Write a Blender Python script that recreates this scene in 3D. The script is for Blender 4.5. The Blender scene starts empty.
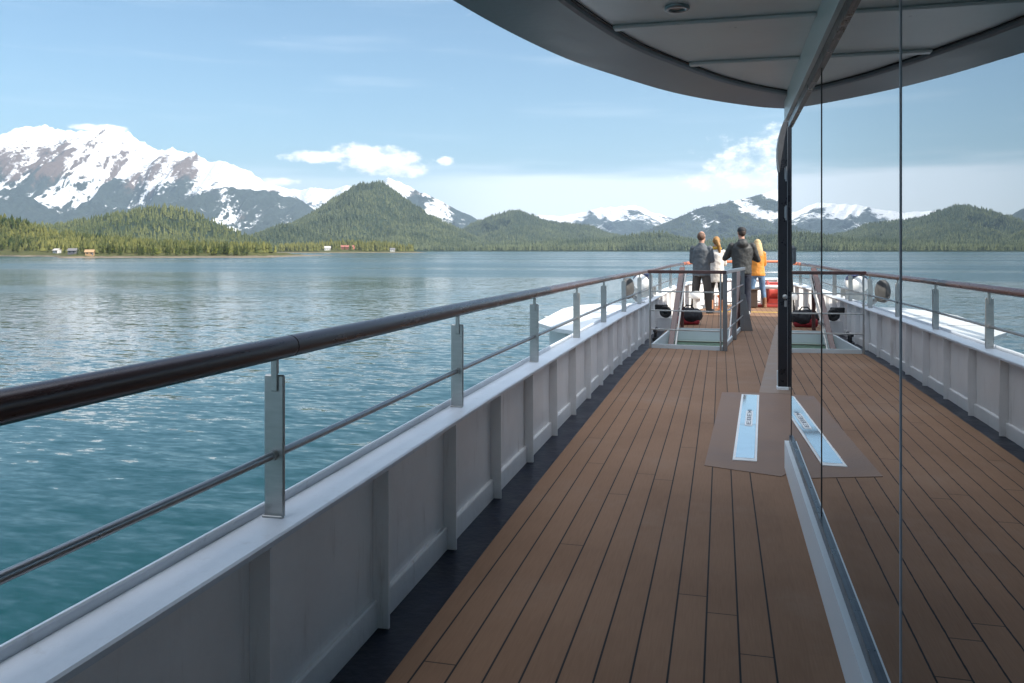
import bpy, bmesh, math, random
import numpy as np
from mathutils import Vector, Matrix

random.seed(7)
RNG = np.random.default_rng(11)
scene = bpy.context.scene
COL = scene.collection
R = math.radians

# ------------------------------------------------------------------ camera, light, exposure
F = 830.0                      # focal length in pixels of a 1024 wide frame
TH = 0.2467                    # camera looks this far to port of the ship's axis (+Y)
CT, ST = math.cos(TH), math.sin(TH)
EYE = 1.28
HOR = 249.5                    # horizon row
WATER = -4.3
K = 0.00643                    # trim of the deck (drops slowly towards the bow)

cam = bpy.data.cameras.new('camera')
cam.sensor_width = 36.0
cam.lens = F / 1024 * 36.0
cam.shift_y = -(341.5 - HOR) / 1024
cam.clip_start = 0.05
cam.clip_end = 90000
camo = bpy.data.objects.new('camera', cam)
COL.objects.link(camo)
camo.location = (0, 0, EYE)
camo.rotation_euler = (R(90), 0, TH)
scene.camera = camo

SUN_EL, SUN_AZ = R(38), R(104)         # azimuth clockwise from +Y (the bow)
sun = bpy.data.lights.new('sun', 'SUN')
sun.energy = 3.6
sun.angle = R(0.53)
sun.color = (1.0, 0.93, 0.83)
suno = bpy.data.objects.new('sun', sun)
COL.objects.link(suno)
sd = Vector((math.sin(SUN_AZ) * math.cos(SUN_EL), math.cos(SUN_AZ) * math.cos(SUN_EL), math.sin(SUN_EL)))
suno.rotation_euler = sd.to_track_quat('Z', 'Y').to_euler()

scene.view_settings.view_transform = 'Standard'
scene.view_settings.look = 'None'
scene.view_settings.exposure = 1.14
scene.view_settings.gamma = 1.0
scene.cycles.use_denoising = True
scene.cycles.max_bounces = 8
scene.cycles.volume_bounces = 0
scene.cycles.glossy_bounces = 4
scene.cycles.sample_clamp_indirect = 6.0
scene.cycles.caustics_reflective = True

SKY_STR = 0.076
world = bpy.data.worlds.new('World')
scene.world = world
world.use_nodes = True
WN, WL = world.node_tree.nodes, world.node_tree.links
for n in list(WN):
    WN.remove(n)


def px_dir(px, py):
    """azimuth (clockwise from +Y) and elevation of a direction"""
    xc, zc = (px - 512) / F, (HOR - py) / F
    return math.atan(xc) - TH, math.atan2(zc, math.hypot(1, xc))


def build_world():
    def node(t, **kw):
        n = WN.new(t)
        for k, v in kw.items():
            setattr(n, k, v)
        return n

    def math_(op, a, b=None, c=None):
        n = node('ShaderNodeMath', operation=op)
        for i, v in enumerate((a, b, c)):
            if v is None:
                continue
            if isinstance(v, (int, float)):
                n.inputs[i].default_value = v
            else:
                WL.new(v, n.inputs[i])
        return n.outputs[0]
    sky = node('ShaderNodeTexSky', sky_type='NISHITA')
    sky.sun_disc = False
    sky.sun_elevation = SUN_EL
    sky.sun_rotation = SUN_AZ
    sky.air_density = 1.0
    sky.dust_density = 1.0
    sky.ozone_density = 2.0
    tc = node('ShaderNodeTexCoord')
    sep = node('ShaderNodeSeparateXYZ')
    WL.new(tc.outputs['Generated'], sep.inputs[0])
    x, y, z = sep.outputs
    az = math_('ARCTAN2', x, y)
    el = math_('ARCSINE', z)
    comb = node('ShaderNodeCombineXYZ')
    WL.new(az, comb.inputs[0])
    WL.new(math_('MULTIPLY', el, 1.7), comb.inputs[1])
    noi = node('ShaderNodeTexNoise')
    noi.inputs['Scale'].default_value = 42
    noi.inputs['Detail'].default_value = 9
    noi.inputs['Roughness'].default_value = 0.66
    WL.new(comb.outputs[0], noi.inputs['Vector'])
    nz = math_('SUBTRACT', noi.outputs[0], 0.5)
    # cumulus: ellipses in azimuth / elevation broken by noise
    blobs = [(380, 161, 46, 15), (318, 157, 36, 7), (402, 170, 26, 8), (352, 152, 26, 10), (446, 161, 9, 5),
             (752, 164, 50, 26), (776, 146, 26, 22), (700, 182, 22, 10), (735, 178, 40, 12), (800, 165, 40, 30),
             (100, 128, 30, 4), (275, 182, 26, 5), (-260, 120, 120, 22), (-120, 60, 60, 12)]
    tot = None
    for (px, py, w, h) in blobs:
        dim = 0.5 if 680 < px < 900 else 1.15
        a0, e0 = px_dir(px, py)
        a1, _ = px_dir(px + w, py)
        _, e1 = px_dir(px, py - h)
        da = math_('DIVIDE', math_('SUBTRACT', az, a0), abs(a1 - a0))
        de = math_('DIVIDE', math_('SUBTRACT', el, e0), abs(e1 - e0))
        r2 = math_('ADD', math_('MULTIPLY', da, da), math_('MULTIPLY', de, de))
        v = math_('MULTIPLY', math_('MAXIMUM', math_('SUBTRACT', 1.0, r2), -1.5), dim)
        tot = v if tot is None else math_('MAXIMUM', tot, v)
    dens = math_('ADD', math_('MULTIPLY', tot, 1.0), math_('MULTIPLY', nz, 3.6))
    mr = node('ShaderNodeMapRange', interpolation_type='SMOOTHSTEP')
    WL.new(dens, mr.inputs[0])
    mr.inputs[1].default_value = -0.2
    mr.inputs[2].default_value = 1.05
    mr.inputs[3].default_value = 0.0
    mr.inputs[4].default_value = 0.93
    cum = mr.outputs[0]
    # thin stratus low over the far hills and faint cirrus
    comb2 = node('ShaderNodeCombineXYZ')
    WL.new(math_('MULTIPLY', az, 2.2), comb2.inputs[0])
    WL.new(math_('MULTIPLY', el, 26.0), comb2.inputs[1])
    noi2 = node('ShaderNodeTexNoise')
    noi2.inputs['Scale'].default_value = 1.6
    noi2.inputs['Detail'].default_value = 6
    WL.new(comb2.outputs[0], noi2.inputs['Vector'])
    _, eb = px_dir(620, 172)
    m2 = node('ShaderNodeMapRange', interpolation_type='SMOOTHSTEP')
    WL.new(math_('ADD', el, math_('MULTIPLY', math_('SUBTRACT', noi2.outputs[0], 0.5), 0.05)), m2.inputs[0])
    m2.inputs[1].default_value = eb + 0.012
    m2.inputs[2].default_value = eb - 0.014
    m2.inputs[3].default_value = 0.0
    m2.inputs[4].default_value = 0.8
    azl = node('ShaderNodeMapRange', interpolation_type='SMOOTHSTEP')
    WL.new(az, azl.inputs[0])
    azl.inputs[1].default_value = px_dir(380, 200)[0]
    azl.inputs[2].default_value = px_dir(520, 200)[0]
    azl.inputs[3].default_value = 0.5
    azl.inputs[4].default_value = 1.0
    band = math_('MULTIPLY', m2.outputs[0], azl.outputs[0])
    m3 = node('ShaderNodeMapRange', interpolation_type='SMOOTHSTEP')
    WL.new(noi2.outputs[0], m3.inputs[0])
    m3.inputs[1].default_value = 0.52
    m3.inputs[2].default_value = 0.8
    m3.inputs[3].default_value = 0.0
    m3.inputs[4].default_value = 0.14
    thin = math_('MAXIMUM', band, m3.outputs[0])
    # cloud colour: bright tops, slightly greyer undersides
    cr = node('ShaderNodeMapRange')
    WL.new(noi.outputs[0], cr.inputs[0])
    cr.inputs[1].default_value = 0.3
    cr.inputs[2].default_value = 0.7
    cr.inputs[3].default_value = 0.1
    cr.inputs[4].default_value = 1.0
    cc = node('ShaderNodeMix', data_type='RGBA')
    WL.new(cr.outputs[0], cc.inputs[0])
    cc.inputs[6].default_value = (0.66, 0.66, 0.69, 1)
    cc.inputs[7].default_value = (1.10, 1.04, 0.99, 1)
    scl = node('ShaderNodeVectorMath', operation='MULTIPLY')
    WL.new(sky.outputs[0], scl.inputs[0])
    scl.inputs[1].default_value = (SKY_STR * 0.80, SKY_STR * 0.97, SKY_STR * 0.97)
    mixa = node('ShaderNodeMix', data_type='RGBA')
    WL.new(thin, mixa.inputs[0])
    WL.new(scl.outputs[0], mixa.inputs[6])
    mixa.inputs[7].default_value = (0.74, 0.77, 0.80, 1)
    mixb = node('ShaderNodeMix', data_type='RGBA')
    WL.new(cum, mixb.inputs[0])
    WL.new(mixa.outputs[2], mixb.inputs[6])
    WL.new(cc.outputs[2], mixb.inputs[7])
    # unseen white cloud added above the frame as fill light for the shaded deck
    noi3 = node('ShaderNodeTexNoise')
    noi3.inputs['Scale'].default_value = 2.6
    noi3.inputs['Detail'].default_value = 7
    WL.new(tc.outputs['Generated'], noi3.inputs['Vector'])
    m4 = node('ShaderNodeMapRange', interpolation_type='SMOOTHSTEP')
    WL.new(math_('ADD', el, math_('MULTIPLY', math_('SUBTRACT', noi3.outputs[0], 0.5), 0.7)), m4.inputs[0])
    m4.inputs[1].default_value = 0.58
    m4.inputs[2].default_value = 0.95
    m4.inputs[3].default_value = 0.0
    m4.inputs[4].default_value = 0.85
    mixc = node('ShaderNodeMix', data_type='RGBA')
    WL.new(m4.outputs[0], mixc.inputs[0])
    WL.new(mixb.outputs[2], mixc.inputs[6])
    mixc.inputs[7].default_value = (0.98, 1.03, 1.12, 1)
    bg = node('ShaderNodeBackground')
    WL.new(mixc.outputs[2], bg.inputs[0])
    bg.inputs[1].default_value = 1.0
    out = node('ShaderNodeOutputWorld')
    WL.new(bg.outputs[0], out.inputs[0])


build_world()


# ------------------------------------------------------------------ helpers: materials
def mat(name, col, rough=0.6, metal=0.0, noise=0.0, nscale=8.0, bump=0.0, bscale=40.0, coat=0.0, stretch=None, col2=None, spec=0.5, rust=0.0):
    """principled material with a procedural mottling and bump"""
    m = bpy.data.materials.new(name)
    m.use_nodes = True
    N, L = m.node_tree.nodes, m.node_tree.links
    b = N['Principled BSDF']
    b.inputs['Roughness'].default_value = rough
    b.inputs['Metallic'].default_value = metal
    b.inputs['Specular IOR Level'].default_value = spec
    b.inputs['Coat Weight'].default_value = coat
    b.inputs['Coat Roughness'].default_value = 0.08
    tc = N.new('ShaderNodeTexCoord')
    mp = N.new('ShaderNodeMapping')
    L.new(tc.outputs['Object'], mp.inputs[0])
    if stretch:
        mp.inputs['Scale'].default_value = stretch
    nz = N.new('ShaderNodeTexNoise')
    nz.inputs['Scale'].default_value = nscale
    nz.inputs['Detail'].default_value = 6
    nz.inputs['Roughness'].default_value = 0.65
    L.new(mp.outputs[0], nz.inputs['Vector'])
    ramp = N.new('ShaderNodeValToRGB')
    c = Vector(col)
    lo = c * (1 - noise)
    hi = Vector(col2) if col2 else c * (1 + noise)
    ramp.color_ramp.elements[0].position = 0.3
    ramp.color_ramp.elements[1].position = 0.7
    ramp.color_ramp.elements[0].color = (*lo, 1)
    ramp.color_ramp.elements[1].color = (*[min(v, 1) for v in hi], 1)
    L.new(nz.outputs[0], ramp.inputs[0])
    if rust:
        # runs of rust and grime: noise drawn out downwards, only its rare peaks show
        m2 = N.new('ShaderNodeMapping')
        m2.inputs['Scale'].default_value = (7, 7, 0.9)
        L.new(tc.outputs['Object'], m2.inputs[0])
        n4 = N.new('ShaderNodeTexNoise')
        n4.inputs['Scale'].default_value = 2.2
        n4.inputs['Detail'].default_value = 8
        n4.inputs['Roughness'].default_value = 0.7
        L.new(m2.outputs[0], n4.inputs['Vector'])
        r4 = N.new('ShaderNodeMapRange')
        r4.interpolation_type = 'SMOOTHSTEP'
        L.new(n4.outputs[0], r4.inputs[0])
        r4.inputs[1].default_value, r4.inputs[2].default_value = 0.54, 0.80
        r4.inputs[3].default_value, r4.inputs[4].default_value = 0.0, rust
        mx = N.new('ShaderNodeMix')
        mx.data_type = 'RGBA'
        L.new(r4.outputs[0], mx.inputs[0])
        L.new(ramp.outputs[0], mx.inputs[6])
        mx.inputs[7].default_value = (0.30, 0.24, 0.19, 1)
        L.new(mx.outputs[2], b.inputs['Base Color'])
    else:
        L.new(ramp.outputs[0], b.inputs['Base Color'])
    mr = N.new('ShaderNodeMapRange')
    L.new(nz.outputs[0], mr.inputs[0])
    mr.inputs[1].default_value, mr.inputs[2].default_value = 0.3, 0.7
    mr.inputs[3].default_value, mr.inputs[4].default_value = max(0, rough * 0.8), min(1, rough * 1.2)
    L.new(mr.outputs[0], b.inputs['Roughness'])
    if bump:
        n2 = N.new('ShaderNodeTexNoise')
        n2.inputs['Scale'].default_value = bscale
        n2.inputs['Detail'].default_value = 5
        L.new(mp.outputs[0], n2.inputs['Vector'])
        bp = N.new('ShaderNodeBump')
        bp.inputs['Strength'].default_value = bump
        bp.inputs['Distance'].default_value = 0.01
        L.new(n2.outputs[0], bp.inputs['Height'])
        L.new(bp.outputs[0], b.inputs['Normal'])
    return m


def deck_material():
    m = bpy.data.materials.new('composite_planking')
    m.use_nodes = True
    N, L = m.node_tree.nodes, m.node_tree.links
    b = N['Principled BSDF']

    def mt(op, a, c=None):
        n = N.new('ShaderNodeMath')
        n.operation = op
        for i, v in enumerate((a, c)):
            if v is None:
                continue
            if isinstance(v, (int, float)):
                n.inputs[i].default_value = v
            else:
                L.new(v, n.inputs[i])
        return n.outputs[0]
    tc = N.new('ShaderNodeTexCoord')
    sp = N.new('ShaderNodeSeparateXYZ')
    L.new(tc.outputs['Object'], sp.inputs[0])
    x, y, _ = sp.outputs
    W = 0.1072
    u = mt('DIVIDE', mt('SUBTRACT', x, 0.1645), W)
    idx = mt('FLOOR', u)
    fr = mt('SUBTRACT', u, idx)
    dist = mt('MULTIPLY', mt('SUBTRACT', 0.5, mt('ABSOLUTE', mt('SUBTRACT', fr, 0.5))), W)
    seam = mt('LESS_THAN', dist, 0.0033)
    # the wide boards at both margins carry no seam
    inb = mt('MULTIPLY', mt('GREATER_THAN', x, -0.919), mt('SUBTRACT', 1.0, mt('MULTIPLY', mt('GREATER_THAN', x, 0.18), mt('LESS_THAN', x, 0.36))))
    seam = mt('MULTIPLY', seam, inb)
    wn = N.new('ShaderNodeTexWhiteNoise')
    wn.noise_dimensions = '1D'
    L.new(idx, wn.inputs['W'])
    v = mt('DIVIDE', mt('ADD', y, mt('MULTIPLY', wn.outputs[0], 3.3)), 3.3)
    vf = mt('SUBTRACT', v, mt('FLOOR', v))
    butt = mt('MULTIPLY', mt('LESS_THAN', vf, 0.0019), mt('MULTIPLY', inb, mt('LESS_THAN', x, 0.17)))
    lines = mt('MAXIMUM', seam, mt('MULTIPLY', butt, 0.8))
    wn2 = N.new('ShaderNodeTexWhiteNoise')
    wn2.noise_dimensions = '2D'
    cb = N.new('ShaderNodeCombineXYZ')
    L.new(idx, cb.inputs[0])
    L.new(mt('FLOOR', v), cb.inputs[1])
    L.new(cb.outputs[0], wn2.inputs['Vector'])
    mp = N.new('ShaderNodeMapping')
    mp.inputs['Scale'].default_value = (60, 2.5, 1)
    L.new(tc.outputs['Object'], mp.inputs[0])
    g = N.new('ShaderNodeTexNoise')
    g.inputs['Scale'].default_value = 3
    g.inputs['Detail'].default_value = 6
    L.new(mp.outputs[0], g.inputs['Vector'])
    g2 = N.new('ShaderNodeTexNoise')
    g2.inputs['Scale'].default_value = 1.3
    g2.inputs['Detail'].default_value = 5
    L.new(tc.outputs['Object'], g2.inputs['Vector'])
    tone = mt('ADD', mt('ADD', mt('ADD', mt('MULTIPLY', wn2.outputs[0], 0.11), 0.06), mt('MULTIPLY', g.outputs[0], 0.35)), mt('MULTIPLY', g2.outputs[0], 0.55))
    ramp = N.new('ShaderNodeValToRGB')
    ramp.color_ramp.elements[0].position = 0.3
    ramp.color_ramp.elements[1].position = 0.8
    ramp.color_ramp.elements[0].color = (0.176, 0.095, 0.052, 1)
    ramp.color_ramp.elements[1].color = (0.284, 0.167, 0.101, 1)
    L.new(tone, ramp.inputs[0])
    # worn, greyer tracks and stains with soft outlines
    st = N.new('ShaderNodeTexNoise')
    st.inputs['Scale'].default_value = 0.9
    st.inputs['Detail'].default_value = 9
    st.inputs['Roughness'].default_value = 0.72
    L.new(tc.outputs['Object'], st.inputs['Vector'])
    sr = N.new('ShaderNodeMapRange')
    sr.interpolation_type = 'SMOOTHSTEP'
    L.new(st.outputs[0], sr.inputs[0])
    sr.inputs[1].default_value, sr.inputs[2].default_value = 0.50, 0.72
    sr.inputs[3].default_value, sr.inputs[4].default_value = 0.0, 0.45
    sm = N.new('ShaderNodeMix')
    sm.data_type = 'RGBA'
    L.new(sr.outputs[0], sm.inputs[0])
    L.new(ramp.outputs[0], sm.inputs[6])
    sm.inputs[7].default_value = (0.270, 0.190, 0.140, 1)
    mx = N.new('ShaderNodeMix')
    mx.data_type = 'RGBA'
    L.new(lines, mx.inputs[0])
    L.new(sm.outputs[2], mx.inputs[6])
    mx.inputs[7].default_value = (0.012, 0.012, 0.013, 1)
    L.new(mx.outputs[2], b.inputs['Base Color'])
    b.inputs['Roughness'].default_value = 0.7
    b.inputs['Specular IOR Level'].default_value = 0.22
    bp = N.new('ShaderNodeBump')
    bp.inputs['Strength'].default_value = 0.35
    bp.inputs['Distance'].default_value = 0.003
    L.new(mt('SUBTRACT', mt('MULTIPLY', g.outputs[0], 0.4), lines), bp.inputs['Height'])
    L.new(bp.outputs[0], b.inputs['Normal'])
    return m


def water_material():
    m = bpy.data.materials.new('sea_water')
    m.use_nodes = True
    N, L = m.node_tree.nodes, m.node_tree.links
    b = N['Principled BSDF']
    b.inputs['Base Color'].default_value = (0.002, 0.034, 0.035, 1)
    b.inputs['Roughness'].default_value = 0.05
    b.inputs['IOR'].default_value = 1.333
    b.inputs['Specular IOR Level'].default_value = 0.5

    def mt(op, a, c=None):
        n = N.new('ShaderNodeMath')
        n.operation = op
        for i, v in enumerate((a, c)):
            if v is None:
                continue
            if isinstance(v, (int, float)):
                n.inputs[i].default_value = v
            else:
                L.new(v, n.inputs[i])
        return n.outputs[0]
    tc = N.new('ShaderNodeTexCoord')

    def noise(scale, rot, detail, stretch=(1, 1, 1), dist=0.0):
        mp = N.new('ShaderNodeMapping')
        mp.inputs['Rotation'].default_value = (0, 0, rot)
        mp.inputs['Scale'].default_value = stretch
        L.new(tc.outputs['Object'], mp.inputs[0])
        n = N.new('ShaderNodeTexNoise')
        n.inputs['Scale'].default_value = scale
        n.inputs['Detail'].default_value = detail
        n.inputs['Distortion'].default_value = dist
        L.new(mp.outputs[0], n.inputs['Vector'])
        return n.outputs[0]
    def slopes(scale, rot, detail, stretch, dist):
        mp = N.new('ShaderNodeMapping')
        mp.inputs['Rotation'].default_value = (0, 0, rot)
        mp.inputs['Scale'].default_value = stretch
        L.new(tc.outputs['Object'], mp.inputs[0])
        n = N.new('ShaderNodeTexNoise')
        n.inputs['Scale'].default_value = scale
        n.inputs['Detail'].default_value = detail
        n.inputs['Roughness'].default_value = 0.55
        n.inputs['Distortion'].default_value = dist
        L.new(mp.outputs[0], n.inputs['Vector'])
        return n.outputs[1]

    def vm(op, a, c):
        n = N.new('ShaderNodeVectorMath')
        n.operation = op
        for i, v in enumerate((a, c)):
            if isinstance(v, tuple):
                n.inputs[i].default_value = v
            elif isinstance(v, float):
                n.inputs['Scale'].default_value = v
            else:
                if op == 'SCALE' and i == 1:
                    L.new(v, n.inputs['Scale'])
                else:
                    L.new(v, n.inputs[i])
        return n.outputs[0]
    patch = noise(0.006, 0.35, 4, (0.45, 2.4, 1), 0.5)
    pr = N.new('ShaderNodeMapRange')
    pr.interpolation_type = 'SMOOTHSTEP'
    L.new(patch, pr.inputs[0])
    pr.inputs[1].default_value, pr.inputs[2].default_value = 0.40, 0.60
    pr.inputs[3].default_value, pr.inputs[4].default_value = 0.52, 1.0
    # wave slopes at three wavelengths, crests lying across the line of sight of the port side
    s1 = vm('SCALE', vm('SUBTRACT', slopes(0.8, 0.20, 2, (0.45, 1.5, 1), 0.5), (0.5, 0.5, 0.5)), 0.33)
    s2 = vm('SCALE', vm('SUBTRACT', slopes(2.6, 0.05, 2, (0.5, 1.5, 1), 0.4), (0.5, 0.5, 0.5)), 0.48)
    s3 = vm('SCALE', vm('SUBTRACT', slopes(5.0, -0.2, 2, (0.7, 1.4, 1), 0.3), (0.5, 0.5, 0.5)), 0.2)
    # far from the ship the ripples are too small to be seen one by one: open water reads as a rougher sheet
    ln = N.new('ShaderNodeVectorMath')
    ln.operation = 'LENGTH'
    L.new(tc.outputs['Object'], ln.inputs[0])
    rr = N.new('ShaderNodeMapRange')
    rr.interpolation_type = 'SMOOTHSTEP'
    L.new(mt('LOGARITHM', ln.outputs['Value'], 10.0), rr.inputs[0])
    rr.inputs[1].default_value, rr.inputs[2].default_value = 1.3, 2.5
    rr.inputs[3].default_value, rr.inputs[4].default_value = 0.05, 0.25
    L.new(mt('MULTIPLY', rr.outputs[0], pr.outputs[0]), b.inputs['Roughness'])
    fd = N.new('ShaderNodeMapRange')
    fd.interpolation_type = 'SMOOTHSTEP'
    L.new(mt('LOGARITHM', ln.outputs['Value'], 10.0), fd.inputs[0])
    fd.inputs[1].default_value, fd.inputs[2].default_value = 1.4, 2.5
    fd.inputs[3].default_value, fd.inputs[4].default_value = 1.0, 0.22
    tot = vm('SCALE', vm('ADD', vm('ADD', s1, s2), s3), mt('MULTIPLY', pr.outputs[0], fd.outputs[0]))
    tot = vm('MULTIPLY', tot, (0.55, 1.0, 0.0))
    nrm = N.new('ShaderNodeVectorMath')
    nrm.operation = 'NORMALIZE'
    L.new(vm('ADD', tot, (0.0, 0.0, 1.0)), nrm.inputs[0])
    L.new(nrm.outputs[0], b.inputs['Normal'])
    return m


def tint_material(name, lo, hi, rough=0.9):
    """foliage: colour varies tree by tree through the mesh attribute 'tint'"""
    m = bpy.data.materials.new(name)
    m.use_nodes = True
    N, L = m.node_tree.nodes, m.node_tree.links
    b = N['Principled BSDF']
    b.inputs['Roughness'].default_value = rough
    b.inputs['Specular IOR Level'].default_value = 0.15
    at = N.new('ShaderNodeAttribute')
    at.attribute_name = 'tint'
    ramp = N.new('ShaderNodeValToRGB')
    ramp.color_ramp.elements[0].color = (*lo, 1)
    ramp.color_ramp.elements[1].color = (*hi, 1)
    L.new(at.outputs['Fac'], ramp.inputs[0])
    L.new(ramp.outputs[0], b.inputs['Base Color'])
    return m


def terrain_material(name, forest, rock, scale, forest2=None):
    """attributes: snow (0..1), rock (0..1)"""
    m = bpy.data.materials.new(name)
    m.use_nodes = True
    N, L = m.node_tree.nodes, m.node_tree.links
    b = N['Principled BSDF']
    b.inputs['Roughness'].default_value = 0.9
    b.inputs['Specular IOR Level'].default_value = 0.1
    tc = N.new('ShaderNodeTexCoord')

    def noise(s, d):
        n = N.new('ShaderNodeTexNoise')
        n.inputs['Scale'].default_value = s
        n.inputs['Detail'].default_value = d
        n.inputs['Roughness'].default_value = 0.7
        L.new(tc.outputs['Object'], n.inputs['Vector'])
        return n.outputs[0]

    def attr(a):
        n = N.new('ShaderNodeAttribute')
        n.attribute_name = a
        return n.outputs['Fac']

    def mt(op, a, c):
        n = N.new('ShaderNodeMath')
        n.operation = op
        for i, v in enumerate((a, c)):
            if isinstance(v, (int, float)):
                n.inputs[i].default_value = v
            else:
                L.new(v, n.inputs[i])
        return n.outputs[0]

    def edge(a, nz, amt, lo, hi):
        mr = N.new('ShaderNodeMapRange')
        mr.interpolation_type = 'SMOOTHSTEP'
        L.new(mt('ADD', a, mt('MULTIPLY', mt('SUBTRACT', nz, 0.5), amt)), mr.inputs[0])
        mr.inputs[1].default_value, mr.inputs[2].default_value = lo, hi
        return mr.outputs[0]

    def mix(f, a, c):
        n = N.new('ShaderNodeMix')
        n.data_type = 'RGBA'
        L.new(f, n.inputs[0])
        for i, v in ((6, a), (7, c)):
            if isinstance(v, tuple):
                n.inputs[i].default_value = (*v, 1)
            else:
                L.new(v, n.inputs[i])
        return n.outputs[2]
    n1 = noise(scale * 2.2, 10)
    n2 = noise(scale * 8, 6)
    f2 = forest2 or tuple(v * 1.9 for v in forest)
    fcol = mix(edge(n2, n1, 0.6, 0.35, 0.7), forest, f2)
    rcol = mix(n2, tuple(v * 0.6 for v in rock), tuple(v * 1.35 for v in rock))
    n3 = noise(scale * 7, 8)
    nn = mt('ADD', mt('MULTIPLY', n1, 0.5), mt('MULTIPLY', n3, 0.5))
    c = mix(edge(attr('rock'), nn, 1.6, 0.40, 0.60), fcol, rcol)
    c = mix(edge(attr('snow'), nn, 2.0, 0.41, 0.59), c, (0.82, 0.83, 0.85))
    L.new(c, b.inputs['Base Color'])
    bp = N.new('ShaderNodeBump')
    bp.inputs['Strength'].default_value = 0.6
    bp.inputs['Distance'].default_value = 0.25 / scale
    L.new(n2, bp.inputs['Height'])
    L.new(bp.outputs[0], b.inputs['Normal'])
    return m


# ------------------------------------------------------------------ helpers: meshes
def tag(o, label=None, cat=None, group=None, kind=None):
    if label:
        o['label'] = label
    if cat:
        o['category'] = cat
    if group:
        o['group'] = group
    if kind:
        o['kind'] = kind
    return o


def empty(name, loc, label=None, cat=None, group=None, rz=0.0):
    o = bpy.data.objects.new(name, None)
    o.empty_display_size = 0.2
    COL.objects.link(o)
    o.location = loc
    o.rotation_euler = (0, 0, rz)
    return tag(o, label, cat, group)


def zs(y):
    """deck level at ship station y"""
    return -K * y


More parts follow.
